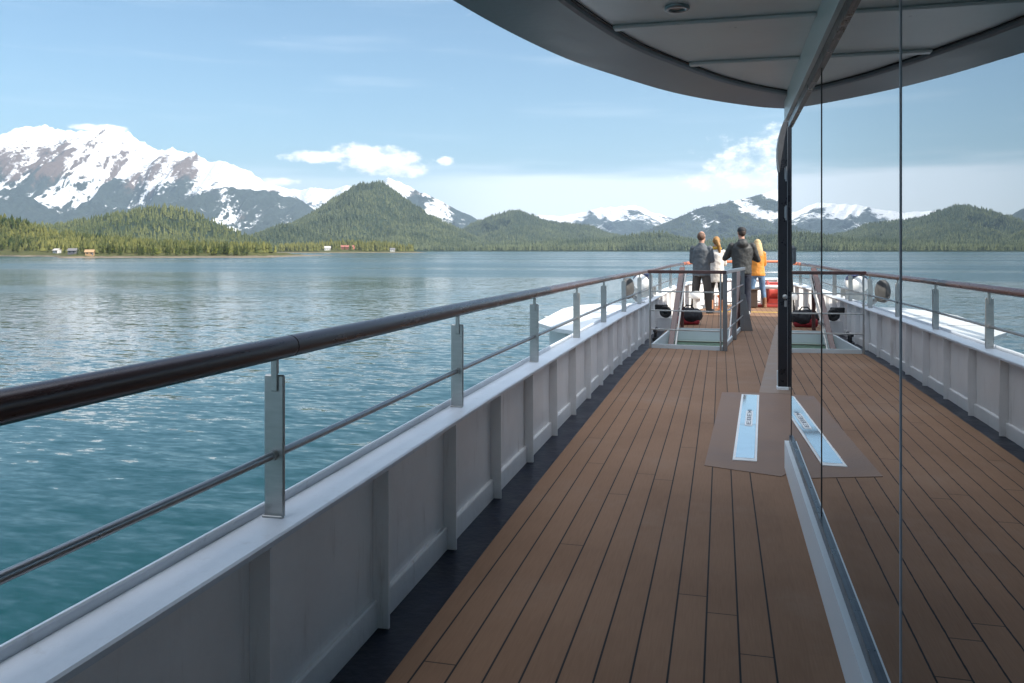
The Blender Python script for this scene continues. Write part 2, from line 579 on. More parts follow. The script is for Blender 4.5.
class MB:
    """collects primitives and links them as ONE mesh object; coordinates are the ship's (z above the deck when shear is on)"""

    def __init__(self):
        self.v, self.f, self.smooth = [], [], []

    def add(self, vs, fs, smooth=False):
        o = len(self.v)
        self.v += [tuple(p) for p in vs]
        self.f += [tuple(i + o for i in f) for f in fs]
        self.smooth += [smooth] * len(fs)
        return self

    def box(self, x0, x1, y0, y1, z0, z1, bev=0.0, rot=0.0, seg=1):
        bm = bmesh.new()
        bmesh.ops.create_cube(bm, size=1)
        for v in bm.verts:
            v.co = Vector((v.co.x * (x1 - x0), v.co.y * (y1 - y0), v.co.z * (z1 - z0)))
        if bev:
            bmesh.ops.bevel(bm, geom=list(bm.edges), offset=bev, segments=seg, affect='EDGES', profile=0.5)
        cx, cy, cz = (x0 + x1) / 2, (y0 + y1) / 2, (z0 + z1) / 2
        c, s = math.cos(rot), math.sin(rot)
        bm.verts.index_update()
        self.add([(v.co.x * c - v.co.y * s + cx, v.co.x * s + v.co.y * c + cy, v.co.z + cz) for v in bm.verts],
                 [[v.index for v in f.verts] for f in bm.faces])
        bm.free()
        return self

    def tube(self, pts, r, n=12, cap=True, ry=None):
        """swept round (or elliptic) bar"""
        pts = [Vector(p) for p in pts]
        rr = r if isinstance(r, (list, tuple)) else [r] * len(pts)
        vs, fs = [], []
        up = Vector((0, 0, 1))
        for i, p in enumerate(pts):
            t = (pts[min(i + 1, len(pts) - 1)] - pts[max(i - 1, 0)]).normalized()
            u = up if abs(t.z) < 0.97 else Vector((1, 0, 0))
            s = t.cross(u).normalized()
            w = s.cross(t).normalized()
            for k in range(n):
                a = 2 * math.pi * k / n
                vs.append(p + s * (math.cos(a) * rr[i]) + w * (math.sin(a) * (rr[i] if ry is None else ry)))
        for i in range(len(pts) - 1):
            for k in range(n):
                fs.append((i * n + k, i * n + (k + 1) % n, (i + 1) * n + (k + 1) % n, (i + 1) * n + k))
        self.add(vs, fs, True)
        if cap:
            m = len(pts) - 1
            self.add(vs[:n], [tuple(reversed(range(n)))])
            self.add(vs[m * n:], [tuple(range(n))])
        return self

    def sweep(self, path, prof, closed=True):
        """profile of (offset, z) swept along (x, y) path; offset is to the right of travel; z may depend on the station"""
        vs, fs = [], []
        n = len(prof)
        for i, (x, y, zo) in enumerate(path):
            a, b = path[max(i - 1, 0)], path[min(i + 1, len(path) - 1)]
            t = Vector((b[0] - a[0], b[1] - a[1])).normalized()
            nx, ny = t.y, -t.x
            for (o, z) in prof:
                vs.append((x + nx * o, y + ny * o, z + zo))
        for i in range(len(path) - 1):
            for k in range(n if closed else n - 1):
                fs.append((i * n + k, (i + 1) * n + k, (i + 1) * n + (k + 1) % n, i * n + (k + 1) % n))
        if closed:
            fs.append(tuple(range(n)))
            fs.append(tuple(reversed([(len(path) - 1) * n + k for k in range(n)])))
        return self.add(vs, fs)

    def prism(self, poly, z0, z1):
        """vertical prism on an (x, y) polygon"""
        n = len(poly)
        vs = [(x, y, z0) for x, y in poly] + [(x, y, z1) for x, y in poly]
        fs = [tuple(reversed(range(n))), tuple(range(n, 2 * n))]
        for i in range(n):
            j = (i + 1) % n
            fs.append((i, j, n + j, n + i))
        return self.add(vs, fs)

    def lathe(self, prof, c, axis='Z', n=24, smooth=True):
        vs, fs = [], []
        for (r, h) in prof:
            for k in range(n):
                a = 2 * math.pi * k / n
                p = (r * math.cos(a), r * math.sin(a), h)
                if axis == 'Y':
                    p = (p[0], p[2], p[1])
                elif axis == 'X':
                    p = (p[2], p[0], p[1])
                vs.append((p[0] + c[0], p[1] + c[1], p[2] + c[2]))
        m = len(prof)
        for i in range(m - 1):
            for k in range(n):
                fs.append((i * n + k, i * n + (k + 1) % n, (i + 1) * n + (k + 1) % n, (i + 1) * n + k))
        self.add(vs, fs, smooth)
        self.add(vs[:n], [tuple(reversed(range(n)))])
        self.add(vs[(m - 1) * n:], [tuple(range(n))])
        return self

    def build(self, name, material, parent=None, shear=True, mats=None):
        me = bpy.data.meshes.new(name)
        off = Vector(parent_world(parent)) if parent else Vector((0, 0, 0))
        vs = [(x - off.x, y - off.y, z + (zs(y) if shear else 0.0) - off.z) for x, y, z in self.v]
        me.from_pydata(vs, [], self.f)
        me.polygons.foreach_set('use_smooth', self.smooth)
        bm = bmesh.new()
        bm.from_mesh(me)
        bmesh.ops.recalc_face_normals(bm, faces=bm.faces)
        bm.to_mesh(me)
        bm.free()
        me.update()
        o = bpy.data.objects.new(name, me)
        me.materials.append(material)
        COL.objects.link(o)
        if parent:
            o.parent = parent
        return o


def parent_world(o):
    p = Vector((0, 0, 0))
    while o is not None:
        p += o.location
        o = o.parent
    return p


def np_mesh(name, V, Fq, material, attrs=None, smooth=False):
    """fast mesh from arrays; Fq is (n, k) faces"""
    me = bpy.data.meshes.new(name)
    k = Fq.shape[1]
    me.vertices.add(len(V))
    me.vertices.foreach_set('co', np.ascontiguousarray(V, dtype=np.float32).ravel())
    me.loops.add(Fq.size)
    me.loops.foreach_set('vertex_index', np.ascontiguousarray(Fq, dtype=np.int32).ravel())
    me.polygons.add(len(Fq))
    me.polygons.foreach_set('loop_start', np.arange(0, Fq.size, k, dtype=np.int32))
    if smooth:
        me.polygons.foreach_set('use_smooth', np.ones(len(Fq), dtype=bool))
    me.update(calc_edges=True)
    for a, val in (attrs or {}).items():
        at = me.attributes.new(a, 'FLOAT', 'POINT')
        at.data.foreach_set('value', np.ascontiguousarray(val, dtype=np.float32))
    me.materials.append(material)
    o = bpy.data.objects.new(name, me)
    COL.objects.link(o)
    return o


def vnoise(x, y, seed=0):
    """value noise in [0, 1] on arrays"""
    xi, yi = np.floor(x).astype(np.int64), np.floor(y).astype(np.int64)
    fx, fy = x - xi, y - yi
    fx, fy = fx * fx * fx * (fx * (fx * 6 - 15) + 10), fy * fy * fy * (fy * (fy * 6 - 15) + 10)

    def h(a, b):
        n = (a * 374761393 + b * 668265263 + seed * 974711) & 0x7fffffff
        n = ((n ^ (n >> 13)) * 1274126177) & 0x7fffffff
        return ((n ^ (n >> 16)) & 0xffff) / 65535.0
    return (h(xi, yi) * (1 - fx) + h(xi + 1, yi) * fx) * (1 - fy) + (h(xi, yi + 1) * (1 - fx) + h(xi + 1, yi + 1) * fx) * fy


def fbm(x, y, seed=0, oct=5, gain=0.5):
    s, a, t = 0, 1.0, 0
    for o in range(oct):
        s = s + a * vnoise(x * 2 ** o, y * 2 ** o, seed + o * 17)
        t += a
        a *= gain
    return s / t


def ridged(x, y, seed=0, oct=5):
    s, a, t = 0, 1.0, 0
    for o in range(oct):
        s = s + a * (1 - np.abs(2 * vnoise(x * 2 ** o, y * 2 ** o, seed + o * 31) - 1))
        t += a
        a *= 0.5
    return s / t


def cam_to_world(xc, d):
    return xc * CT - d * ST, xc * ST + d * CT


# ------------------------------------------------------------------ materials
M = {}
M['deck'] = deck_material()
M['water'] = water_material()
M['white_paint'] = mat('white_painted_steel', (0.60, 0.62, 0.65), 0.38, 0, 0.06, 3, 0.12, 60)
M['bulwark'] = mat('bulwark_paint', (0.84, 0.825, 0.815), 0.36, 0, 0.06, 2.5, 0.25, 22, rust=0.5)
M['cap'] = mat('cap_paint', (0.68, 0.72, 0.77), 0.34, 0, 0.06, 4, 0.12, 60, rust=0.35)
M['gutter'] = mat('navy_gutter_paint', (0.007, 0.010, 0.022), 0.38, 0, 0.3, 5, 0.2, 30, spec=0.25)
M['varnish'] = mat('varnished_rail_wood', (0.050, 0.023, 0.021), 0.30, 0, 0.05, 6, 0.03, 60, coat=0.12, stretch=(6, 0.7, 6))
M['orange_wood'] = mat('orange_bare_rail', (0.52, 0.13, 0.045), 0.4, 0, 0.2, 5, 0.1, 60, stretch=(4, 1, 4))
M['steel'] = mat('brushed_steel', (0.44, 0.44, 0.425), 0.34, 0.85, 0.1, 12, 0.08, 90, stretch=(1, 1, 6))
M['bar'] = mat('dull_steel_bar', (0.30, 0.31, 0.32), 0.33, 0.9, 0.03, 12)
M['mirror'] = mat('mirror_coated_glass', (0.56, 0.58, 0.585), 0.0, 1.0, 0.0, 2, 0.02, 1.6)
M['ceiling'] = mat('grey_soffit_paint', (0.80, 0.82, 0.83), 0.34, 0, 0.07, 1.6, 0.1, 12)
M['soffit_band'] = mat('dark_soffit_band', (0.30, 0.315, 0.34), 0.42, 0, 0.12, 3, 0.12, 30)
M['joint'] = mat('grey_joint_sealant', (0.32, 0.33, 0.36), 0.5, 0, 0.1, 10)
M['seal'] = mat('black_rubber_seal', (0.02, 0.02, 0.022), 0.5, 0, 0.2, 10)
M['dark_metal'] = mat('dark_window_channel', (0.045, 0.045, 0.05), 0.3, 0.5, 0.5, 9, 0.1, 20)
M['black_frame'] = mat('black_door_frame', (0.016, 0.016, 0.02), 0.3, 0, 0.2, 8)
M['visor'] = mat('bronze_visor', (0.105, 0.098, 0.095), 0.45, 0.2, 0.15, 8, 0.1, 60)
M['header'] = mat('pale_header', (0.80, 0.85, 0.86), 0.4, 0, 0.02, 4)
M['patch'] = mat('worn_deck_patch', (0.190, 0.110, 0.069), 0.62, 0, 0.10, 3.0, 0.2, 60, col2=(0.245, 0.160, 0.115))
M['margin'] = mat('pale_margin_boards', (0.25, 0.18, 0.135), 0.6, 0, 0.12, 5, 0.15, 50)
M['polished'] = mat('polished_plate', (0.82, 0.86, 0.88), 0.06, 1.0, 0.03, 8)
M['plate_edge'] = mat('plate_border', (0.80, 0.82, 0.82), 0.5, 0, 0.05, 8)
M['glyph'] = mat('plate_lettering', (0.12, 0.13, 0.15), 0.5)
M['gloss_white'] = mat('gelcoat_white', (0.80, 0.80, 0.78), 0.35, 0, 0.04, 2)
M['stairwell'] = mat('stairwell_paint', (0.60, 0.66, 0.68), 0.45, 0, 0.06, 3)
M['tread'] = mat('pale_green_tread', (0.36, 0.47, 0.36), 0.6, 0, 0.12, 8)
M['nosing'] = mat('brown_nosing', (0.09, 0.065, 0.05), 0.5)
M['flat_wood'] = mat('red_brown_handrail', (0.085, 0.032, 0.026), 0.35, 0, 0.3, 6, 0.05, 50, coat=0.3)
M['rubber'] = mat('black_rubber', (0.018, 0.018, 0.020), 0.6, 0, 0.3, 10)
M['red_paint'] = mat('red_machine_paint', (0.44, 0.06, 0.045), 0.4, 0, 0.15, 6)
M['orange_paint'] = mat('orange_bollard_paint', (0.58, 0.17, 0.05), 0.45, 0, 0.15, 6)
M['yellow'] = mat('yellow_deck_line', (0.62, 0.42, 0.05), 0.6, 0, 0.15, 9)
M['navy'] = mat('navy_cover', (0.035, 0.05, 0.12), 0.7, 0, 0.2, 9)
M['grey_blue'] = mat('grey_blue_plastic', (0.28, 0.34, 0.42), 0.5, 0, 0.1, 9)
M['brown_disc'] = mat('weathered_grey_lens', (0.075, 0.073, 0.07), 0.5, 0, 0.25, 14)
M['black_cloth'] = mat('black_bag_cloth', (0.015, 0.016, 0.02), 0.85, 0, 0.3, 20, 0.4, 60)
M['red_cloth'] = mat('red_bag_cloth', (0.30, 0.02, 0.03), 0.8, 0, 0.25, 20, 0.4, 60)
M['lamp_glass'] = mat('unlit_lamp', (0.05, 0.05, 0.055), 0.2, 0, 0.1, 8)

# ------------------------------------------------------------------ water
bm = bmesh.new()
rings = [0, 30, 90, 260, 800, 2500, 8000, 16500]
ns = 64
vs0 = [bm.verts.new((0, 0, 0))]
prev = None
for r in rings[1:]:
    cur = [bm.verts.new((r * math.cos(2 * math.pi * k / ns), r * math.sin(2 * math.pi * k / ns), 0)) for k in range(ns)]
    for k in range(ns):
        if prev is None:
            bm.faces.new((vs0[0], cur[k], cur[(k + 1) % ns]))
        else:
            bm.faces.new((prev[k], cur[k], cur[(k + 1) % ns], prev[(k + 1) % ns]))
    prev = cur
me = bpy.data.meshes.new('water')
bm.to_mesh(me)
bm.free()
me.materials.append(M['water'])
wo = bpy.data.objects.new('water', me)
COL.objects.link(wo)
wo.location = (0, 0, WATER)
tag(wo, 'calm blue green sea inlet with small ripples', 'water', kind='structure')

# ------------------------------------------------------------------ mountains, hills, shores
HILLS = {}


def terrain(name, sky, d, front, back, material, label, cat='mountain', sub=0.0, spur=0.35, spur_px=26, g=1.25, seed=1, rough=0.03,
            snowline=None, snowrange=120, rocky=0.0, rockz=None, step=1.0, rows=90, treeline=1e9, kind='structure', foot=None, d_of=None, stuff=None):
    px = np.arange(sky[0][0], sky[-1][0] + step, step)
    py = np.interp(px, [s[0] for s in sky], [s[1] for s in sky])
    nb, nf = max(rows // 4, 6), rows
    v = np.concatenate([np.linspace(-1, 0, nb, endpoint=False), np.linspace(0, 1, nf) ** 1.15])
    X, Vv = np.meshgrid(px, v, indexing='xy')
    wob = (fbm(px / (spur_px * 3.0), px * 0, seed + 5, 3) - 0.5) * 0.3 * front
    dd0 = d + wob if d_of is None else np.array([d_of(p) for p in px])
    xw = np.meshgrid((px - 512) / F * dd0, v, indexing='xy')[0]
    zr = (HOR - py) / F * dd0 + EYE - WATER - sub
    # fine irregularity of the crest itself
    zr = zr + np.maximum(zr, 0) * 0.02 * (fbm(px / 5.0, px * 0 + 3, seed + 9, 3) - 0.5) * 2
    zr = np.maximum(zr, -3)
    flen = front * (0.8 + 0.4 * fbm(px / (spur_px * 1.2), px * 0 + 7, seed + 2, 3))
    D = np.where(Vv >= 0, dd0[None, :] - Vv * flen[None, :], dd0[None, :] - Vv * back)
    a = np.abs(Vv)
    prof = np.where(Vv >= 0, (1 - a) ** g, (1 - a) ** 1.5)
    warp = (fbm(X / (spur_px * 1.5), a * 3.0, seed + 21, 4) - 0.5) * spur_px * 1.6
    rn = 1 - ridged((X + warp) / spur_px, a * 1.6 + 0.3, seed + 40, 5)          # 0 on spurs, high in gullies
    env = np.clip(a * 3.2, 0, 1) * np.clip((1 - a) * 2.2, 0, 1)
    h = zr[None, :] * prof * (1 - spur * rn * 1.7 * env)
    h = h + zr.max() * rough * (fbm(X / 5.0, a * 14, seed + 60, 4) - 0.5) * env * 2
    h = np.where(a > 0.985, -3.0, h)
    wx, wy = cam_to_world(xw, D)
    Z = WATER + h
    V3 = np.stack([wx, wy, Z], -1)
    nr, nc = X.shape
    gy = np.gradient(h, axis=0) / np.maximum(np.abs(np.gradient(D, axis=0)), 1e-3)
    gx = np.gradient(h, axis=1) / np.maximum(np.abs(np.gradient(xw, axis=1)), 1e-3)
    slope = np.sqrt(gx ** 2 + gy ** 2)
    snow = np.zeros_like(h)
    if snowline is not None:
        snow = 0.5 + (h - snowline) / snowrange * 0.5 + (rn - 0.42) * 1.4 - np.clip(slope - 0.95, 0, 2) * 0.35 + (fbm(X / 14, a * 9, seed + 77, 5) - 0.5) * 0.9
    rk = np.zeros_like(h) + rocky
    if rockz is not None:
        rk = rk + np.clip((h - rockz) / (abs(rockz) * 0.5 + 1), -0.6, 0.8) + (fbm(X / 10, a * 4, seed + 90, 5) - 0.5) * 1.6 + 0.3 + (rn - 0.4) * 1.1
    idx = np.arange(nr * nc).reshape(nr, nc)
    Fq = np.stack([idx[:-1, :-1], idx[:-1, 1:], idx[1:, 1:], idx[1:, :-1]], -1).reshape(-1, 4)
    o = np_mesh(name, V3.reshape(-1, 3), Fq[:, ::-1], material, {'snow': np.clip(snow, 0, 1).ravel(), 'rock': np.clip(rk, 0, 1).ravel()}, True)
    tag(o, label, cat, kind=kind)
    HILLS[o.name] = dict(V=V3, h=h, snow=snow, rock=rk, v=Vv, px=X, nr=nr, nc=nc)
    return o


def cones(P, H, W, tint, sides=5):
    """many small conifers as arrays: two stacked cones each"""
    n = len(P)
    ang = RNG.uniform(0, 6.28, n)
    V, Fc = [], []
    k = np.arange(sides)
    parts = []
    for (zb, zt, w) in ((0.08, 0.72, 1.0), (0.45, 1.0, 0.62)):
        a = ang[:, None] + k[None, :] * 2 * np.pi / sides
        jit = RNG.uniform(0.7, 1.25, (n, sides))
        ring = np.stack([P[:, 0:1] + np.cos(a) * W[:, None] * w * jit, P[:, 1:2] + np.sin(a) * W[:, None] * w * jit,
                         P[:, 2:3] + H[:, None] * (zb + RNG.uniform(-0.04, 0.04, (n, sides)))], -1)
        tip = np.stack([P[:, 0], P[:, 1], P[:, 2] + H * zt], -1)[:, None, :]
        parts.append(np.concatenate([ring, tip], 1))
    V = np.concatenate(parts, 1)                       # n, 2*(sides+1), 3
    m = 2 * (sides + 1)
    f = []
    for b in (0, sides + 1):
        for i in range(sides):
            f.append((b + i, b + (i + 1) % sides, b + sides))
    f = np.array(f)
    Fq = (f[None] + (np.arange(n) * m)[:, None, None]).reshape(-1, 3)
    T = np.repeat(tint, m)
    return V.reshape(-1, 3), Fq, T


def forest(name, hill, n, hmin, hmax, material, label, vmin=-0.12, vmax=0.97, hlow=2.0, wf=0.2, seed=3, maxsnow=0.35, maxrock=2.0, pxr=None, clear=()):
    g = HILLS[hill]
    rng = np.random.default_rng(seed)
    V, h, vv, PX = g['V'], g['h'], g['v'], g['px']
    r = rng.uniform(0, g['nr'] - 1.001, n)
    c = rng.uniform(0, g['nc'] - 1.001, n)
    ri, ci = r.astype(int), c.astype(int)
    fr, fc = (r - ri)[:, None], (c - ci)[:, None]

    def lerp(A):
        A = A if A.ndim == 3 else A[..., None]
        return (A[ri, ci] * (1 - fr) * (1 - fc) + A[ri + 1, ci] * fr * (1 - fc) + A[ri, ci + 1] * (1 - fr) * fc + A[ri + 1, ci + 1] * fr * fc)
    P = lerp(V)
    hh, v2, sn, rk, px = lerp(h)[:, 0], lerp(vv)[:, 0], lerp(g['snow'])[:, 0], lerp(g['rock'])[:, 0], lerp(PX)[:, 0]
    ok = (hh > hlow) & (v2 > vmin) & (v2 < vmax) & (sn < maxsnow) & (rk < maxrock)
    if pxr:
        ok &= (px > pxr[0]) & (px < pxr[1])
    for (cx, cy, cr) in clear:
        ok &= np.hypot(P[:, 0] - cx, P[:, 1] - cy) > cr
    P = P[ok]
    k = len(P)
    H = rng.uniform(hmin, hmax, k) * (0.75 + 0.5 * fbm(P[:, 0] / (hmax * 4), P[:, 1] / (hmax * 4), seed, 3))
    W = H * wf * rng.uniform(0.75, 1.3, k)
    P[:, 2] -= 0.5
    tint = np.clip(0.5 * rng.uniform(0, 1, k) + 0.95 * fbm(P[:, 0] / (hmax * 6), P[:, 1] / (hmax * 6), seed + 4, 4) - 0.22, 0, 1)
    Vt, Ft, T = cones(P, H, W, tint)
    o = np_mesh(name, Vt, Ft, material, {'tint': T})
    tag(o, label, 'forest', kind='stuff')
    return o


MT = {
    'big': terrain_material('snowy_massif', (0.030, 0.040, 0.034), (0.145, 0.105, 0.085), 1 / 230),
    'far': terrain_material('far_snow_ridge', (0.030, 0.042, 0.040), (0.11, 0.105, 0.10), 1 / 320),
    'hill': terrain_material('forest_floor', (0.022, 0.034, 0.020), (0.12, 0.10, 0.08), 1 / 120),
    'shore': terrain_material('rocky_shore', (0.050, 0.062, 0.022), (0.20, 0.165, 0.125), 1 / 9, forest2=(0.13, 0.12, 0.05)),
}
MF = {
    'far': tint_material('far_conifers', (0.018, 0.034, 0.024), (0.115, 0.132, 0.066)),
    'mid': tint_material('mid_conifers', (0.026, 0.044, 0.020), (0.135, 0.142, 0.050)),
    'near': tint_material('near_conifers', (0.017, 0.032, 0.012), (0.150, 0.145, 0.043)),
}

terrain('mountain', [(-420, 236), (-330, 190), (-250, 168), (-170, 150), (-90, 146), (-40, 140), (0, 134), (20, 128), (45, 126), (60, 130), (85, 132), (107, 126), (118, 127), (131, 134), (146, 144),
                     (160, 151), (172, 147), (184, 153), (193, 151), (207, 161), (225, 161), (240, 168), (252, 172), (263, 181), (285, 189), (305, 203), (330, 222), (362, 246)],
        9000, 3600, 2600, MT['big'], 'broad snow covered mountain massif filling the left skyline', sub=0, spur=0.42, spur_px=46, g=1.12, seed=12, rough=0.05,
        snowline=600, snowrange=560, rocky=0.0, rockz=640, rows=150, step=0.8)
terrain('mountain', [(220, 200), (250, 188), (275, 186), (300, 190), (318, 187), (332, 190), (347, 185), (365, 190), (400, 205), (440, 235)],
        13500, 3000, 2500, MT['far'], 'low far snow ridge showing left of the wooded dome', spur=0.3, spur_px=22, seed=31, snowline=500, snowrange=500, rockz=700, rows=60)
terrain('mountain', [(340, 235), (365, 196), (388, 178), (397, 181), (408, 186), (420, 192), (433, 197), (450, 206), (462, 212), (472, 216), (484, 224), (505, 240)],
        8200, 2600, 2200, MT['far'], 'jagged snow ridge rising behind right side of the wooded dome', spur=0.4, spur_px=20, seed=44, snowline=400, snowrange=300, rockz=420, rows=90)
terrain('mountain', [(470, 226), (500, 219), (520, 214), (560, 216), (580, 213), (600, 208), (612, 207), (622, 206), (634, 205), (641, 207), (650, 212), (660, 214), (672, 218), (690, 226), (720, 244)],
        11000, 3600, 2500, MT['far'], 'rounded white mountain far across the water, right of middle', spur=0.4, spur_px=26, seed=53, snowline=235, snowrange=300, rockz=420, rows=90)
terrain('mountain', [(590, 246), (625, 238), (648, 230), (670, 221), (690, 212), (703, 207), (722, 203), (735, 201), (752, 197), (770, 191), (782, 188), (800, 190), (850, 200), (930, 212), (1040, 240)],
        6500, 2700, 2200, MT['far'], 'blue wooded mountain with patchy snow along its crest', spur=0.28, spur_px=30, seed=67, snowline=352, snowrange=170, rockz=470, rows=110)
terrain('hill', [(232, 250), (262, 236), (285, 226), (300, 219), (318, 207), (335, 196), (352, 186), (364, 181), (378, 180), (388, 183), (400, 192), (415, 203), (430, 213), (446, 221), (462, 229), (482, 238), (505, 246), (540, 251)],
        3500, 1150, 900, MT['hill'], 'steep dark wooded dome hill standing alone', 'hill', sub=10, spur=0.22, spur_px=34, g=1.0, seed=71, rows=90)
terrain('hill', [(225, 250), (255, 236), (272, 226), (286, 222), (300, 224), (315, 231), (340, 243), (360, 250)],
        2500, 600, 500, MT['hill'], 'low wooded knoll at the left foot of the dome', 'hill', sub=9, spur=0.2, spur_px=24, seed=73, rows=50)
terrain('hill', [(430, 246), (455, 232), (472, 222), (486, 216), (500, 212), (516, 208), (530, 213), (548, 219), (570, 222), (590, 224), (606, 231), (630, 236), (660, 240), (700, 248)],
        4600, 1500, 1200, MT['hill'], 'long wooded hill with soft summits left of the white mountain', 'hill', sub=10, spur=0.34, spur_px=30, g=1.1, seed=79, rows=80)
terrain('hill', [(430, 250), (470, 246), (520, 243), (560, 240), (590, 239), (620, 236), (645, 232), (662, 231), (680, 236), (700, 240), (730, 238), (770, 234), (830, 228), (900, 236), (1000, 230), (1150, 246)],
        2750, 480, 700, MT['hill'], 'low wooded far shore across the whole inlet', 'hill', sub=10, spur=0.2, spur_px=30, seed=83, rows=50)
terrain('hill', [(-260, 240), (-100, 226), (0, 226), (60, 221), (92, 215), (112, 211), (135, 207), (160, 203), (178, 205), (195, 209), (212, 217), (228, 224), (250, 234), (285, 246), (300, 250)],
        1900, 620, 600, MT['hill'], 'low rounded wooded hill in front of the massif', 'hill', sub=10, spur=0.25, spur_px=40, seed=89, rows=70)


def shore_d(px):
    """depth of the near shore's crest"""
    return float(np.interp(px, [-900, -80, 60, 130, 145, 230, 300, 330], [1050, 850, 800, 760, 660, 660, 665, 650]))


terrain('shore', [(-900, 215), (-400, 205), (-80, 205), (0, 209), (20, 215), (45, 224), (80, 230), (120, 233), (160, 236), (200, 238), (240, 240), (270, 242), (295, 246), (308, 251), (318, 257.6), (326, 260)],
        650, 118, 160, MT['shore'], 'near wooded shore with a pale rock edge', 'shore', sub=8, spur=0.1, spur_px=30, g=0.8, seed=97, rows=46, rocky=0.0, rockz=None, d_of=shore_d)
terrain('shore', [(262, 253), (285, 249), (310, 247), (345, 245), (370, 245), (395, 247), (412, 249), (424, 251.5), (432, 253.5)],
        1480, 110, 150, MT['shore'], 'low wooded spit with a few houses', 'shore', sub=3, spur=0.1, spur_px=20, g=0.8, seed=101, rows=30)
for nm in ('shore', 'shore.001'):
    o = bpy.data.objects.get(nm)
    g = HILLS['shore']
    zz = np.empty(len(o.data.vertices) * 3, dtype=np.float32)
    o.data.vertices.foreach_get('co', zz)
    hz = zz.reshape(-1, 3)[:, 2] - WATER
    rk = np.clip(0.92 - hz / 2.4, 0, 1)
    o.data.attributes['rock'].data.foreach_set('value', rk.astype(np.float32))

# ------------------------------------------------------------------ woods (masses nobody could count)
HSPOT = {}


def ground(hill, px, v):
    g = HILLS[hill]
    r = int(np.argmin(np.abs(g['v'][:, 0] - v)))
    row = g['V'][r]
    xc, d = row[:, 0] * CT + row[:, 1] * ST, -row[:, 0] * ST + row[:, 1] * CT
    c = int(np.argmin(np.abs(512 + F * xc / d - px)))
    return Vector([float(t) for t in g['V'][r, c]])


HOUSE_SPOTS = [('shore', 90, 0.87), ('shore', 57, 0.84), ('shore', 73, 0.82), ('shore.001', 327, 0.62), ('shore.001', 347, 0.45), ('shore.001', 392, 0.72)]
clear_n = [(*ground(h, p, v).xy, 7) for h, p, v in HOUSE_SPOTS[:3]] + [(*ground('shore', p, 0.94).xy, 5) for p in (57, 73, 90)]
clear_f = [(*ground(h, p, v).xy, 20) for h, p, v in HOUSE_SPOTS[3:]] + [(*ground('shore.001', p, 0.9).xy, 24) for p in (327, 347, 392)]
forest('dome_forest', 'hill', 20000, 8, 16, MF['far'], 'dense dark conifer forest covering the dome hill', seed=5, wf=0.21)
forest('knoll_forest', 'hill.001', 4000, 8, 15, MF['far'], 'conifer forest covering the low knoll beside the dome', seed=6)
forest('ridge_forest', 'hill.002', 18000, 8, 16, MF['far'], 'hazy conifer forest on the long hill', seed=7, wf=0.21)
forest('far_shore_forest', 'hill.003', 17000, 9, 19, MF['far'], 'conifer forest along the far shore', seed=8, wf=0.2)
forest('low_hill_forest', 'hill.004', 11000, 8, 15, MF['mid'], 'green conifer forest on the low rounded hill', seed=9, wf=0.2)
forest('mountain_forest', 'mountain.004', 14000, 10, 18, MF['far'], 'blue conifer forest low on the far mountain', seed=10, wf=0.22, maxsnow=0.42)
forest('shore_forest', 'shore', 17000, 3.6, 8.5, MF['near'], 'mixed green forest filling the near shore behind its front trees', seed=11, vmax=0.78, hlow=3.0, wf=0.30, clear=clear_n, pxr=(-900, 312))
forest('spit_forest', 'shore.001', 1700, 8, 17, MF['near'], 'small wood on the low spit', seed=12, vmax=0.8, hlow=2.2, wf=0.2, clear=clear_f)


# ------------------------------------------------------------------ front trees of the near shore, one object each
def spruce_mesh(name, seed, h, w, tiers, matf, gap=0.0):
    rng = random.Random(seed)
    vs, fs, tint, mi = [], [], [], []
    n = 6
    for k in range(3):
        r = 0.028 * h * (1 - k * 0.42)
        for i in range(n):
            a = 6.283 * i / n
            vs.append((r * math.cos(a), r * math.sin(a), h * (0.0 + 0.46 * k)))
            tint.append(0.1)
    for k in range(2):
        for i in range(n):
            fs.append((k * n + i, k * n + (i + 1) % n, (k + 1) * n + (i + 1) % n, (k + 1) * n + i))
            mi.append(1)
    for t in range(tiers):
        f = t / (tiers - 1)
        z = h * (0.12 + 0.80 * f)
        R_ = w * (1 - f) ** 0.75 * rng.uniform(0.82, 1.15) + 0.05 * w
        dz = h * 0.95 / tiers
        m = rng.randint(6, 9)
        a0 = rng.uniform(0, 6.28)
        for i in range(m):                                   # separate drooping boughs with gaps between them
            if rng.random() < gap:
                continue
            a = a0 + 6.283 * i / m + rng.uniform(-0.2, 0.2)
            rr = R_ * rng.uniform(0.7, 1.2)
            b = len(vs)
            wd = 2.7 / m * rr
            px_, py_ = math.cos(a), math.sin(a)
            drop = dz * rng.uniform(0.2, 0.75)
            vs += [(0, 0, z + dz * 0.75), (px_ * rr * .62 - py_ * wd * .55, py_ * rr * .62 + px_ * wd * .55, z - drop * .35),
                   (px_ * rr, py_ * rr, z - drop), (px_ * rr * .62 + py_ * wd * .55, py_ * rr * .62 - px_ * wd * .55, z - drop * .35),
                   (px_ * rr * .5, py_ * rr * .5, z + dz * 0.3)]
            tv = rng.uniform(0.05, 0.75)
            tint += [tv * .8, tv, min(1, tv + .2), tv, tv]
            fs += [(b, b + 1, b + 4), (b + 1, b + 2, b + 4), (b + 2, b + 3, b + 4), (b + 3, b, b + 4)]
            mi += [0] * 4
    me = bpy.data.meshes.new(name)
    me.from_pydata(vs, [], fs)
    at = me.attributes.new('tint', 'FLOAT', 'POINT')
    at.data.foreach_set('value', tint)
    me.materials.append(matf)
    me.materials.append(M_BARK)
    me.polygons.foreach_set('material_index', mi)
    me.update()
    return me


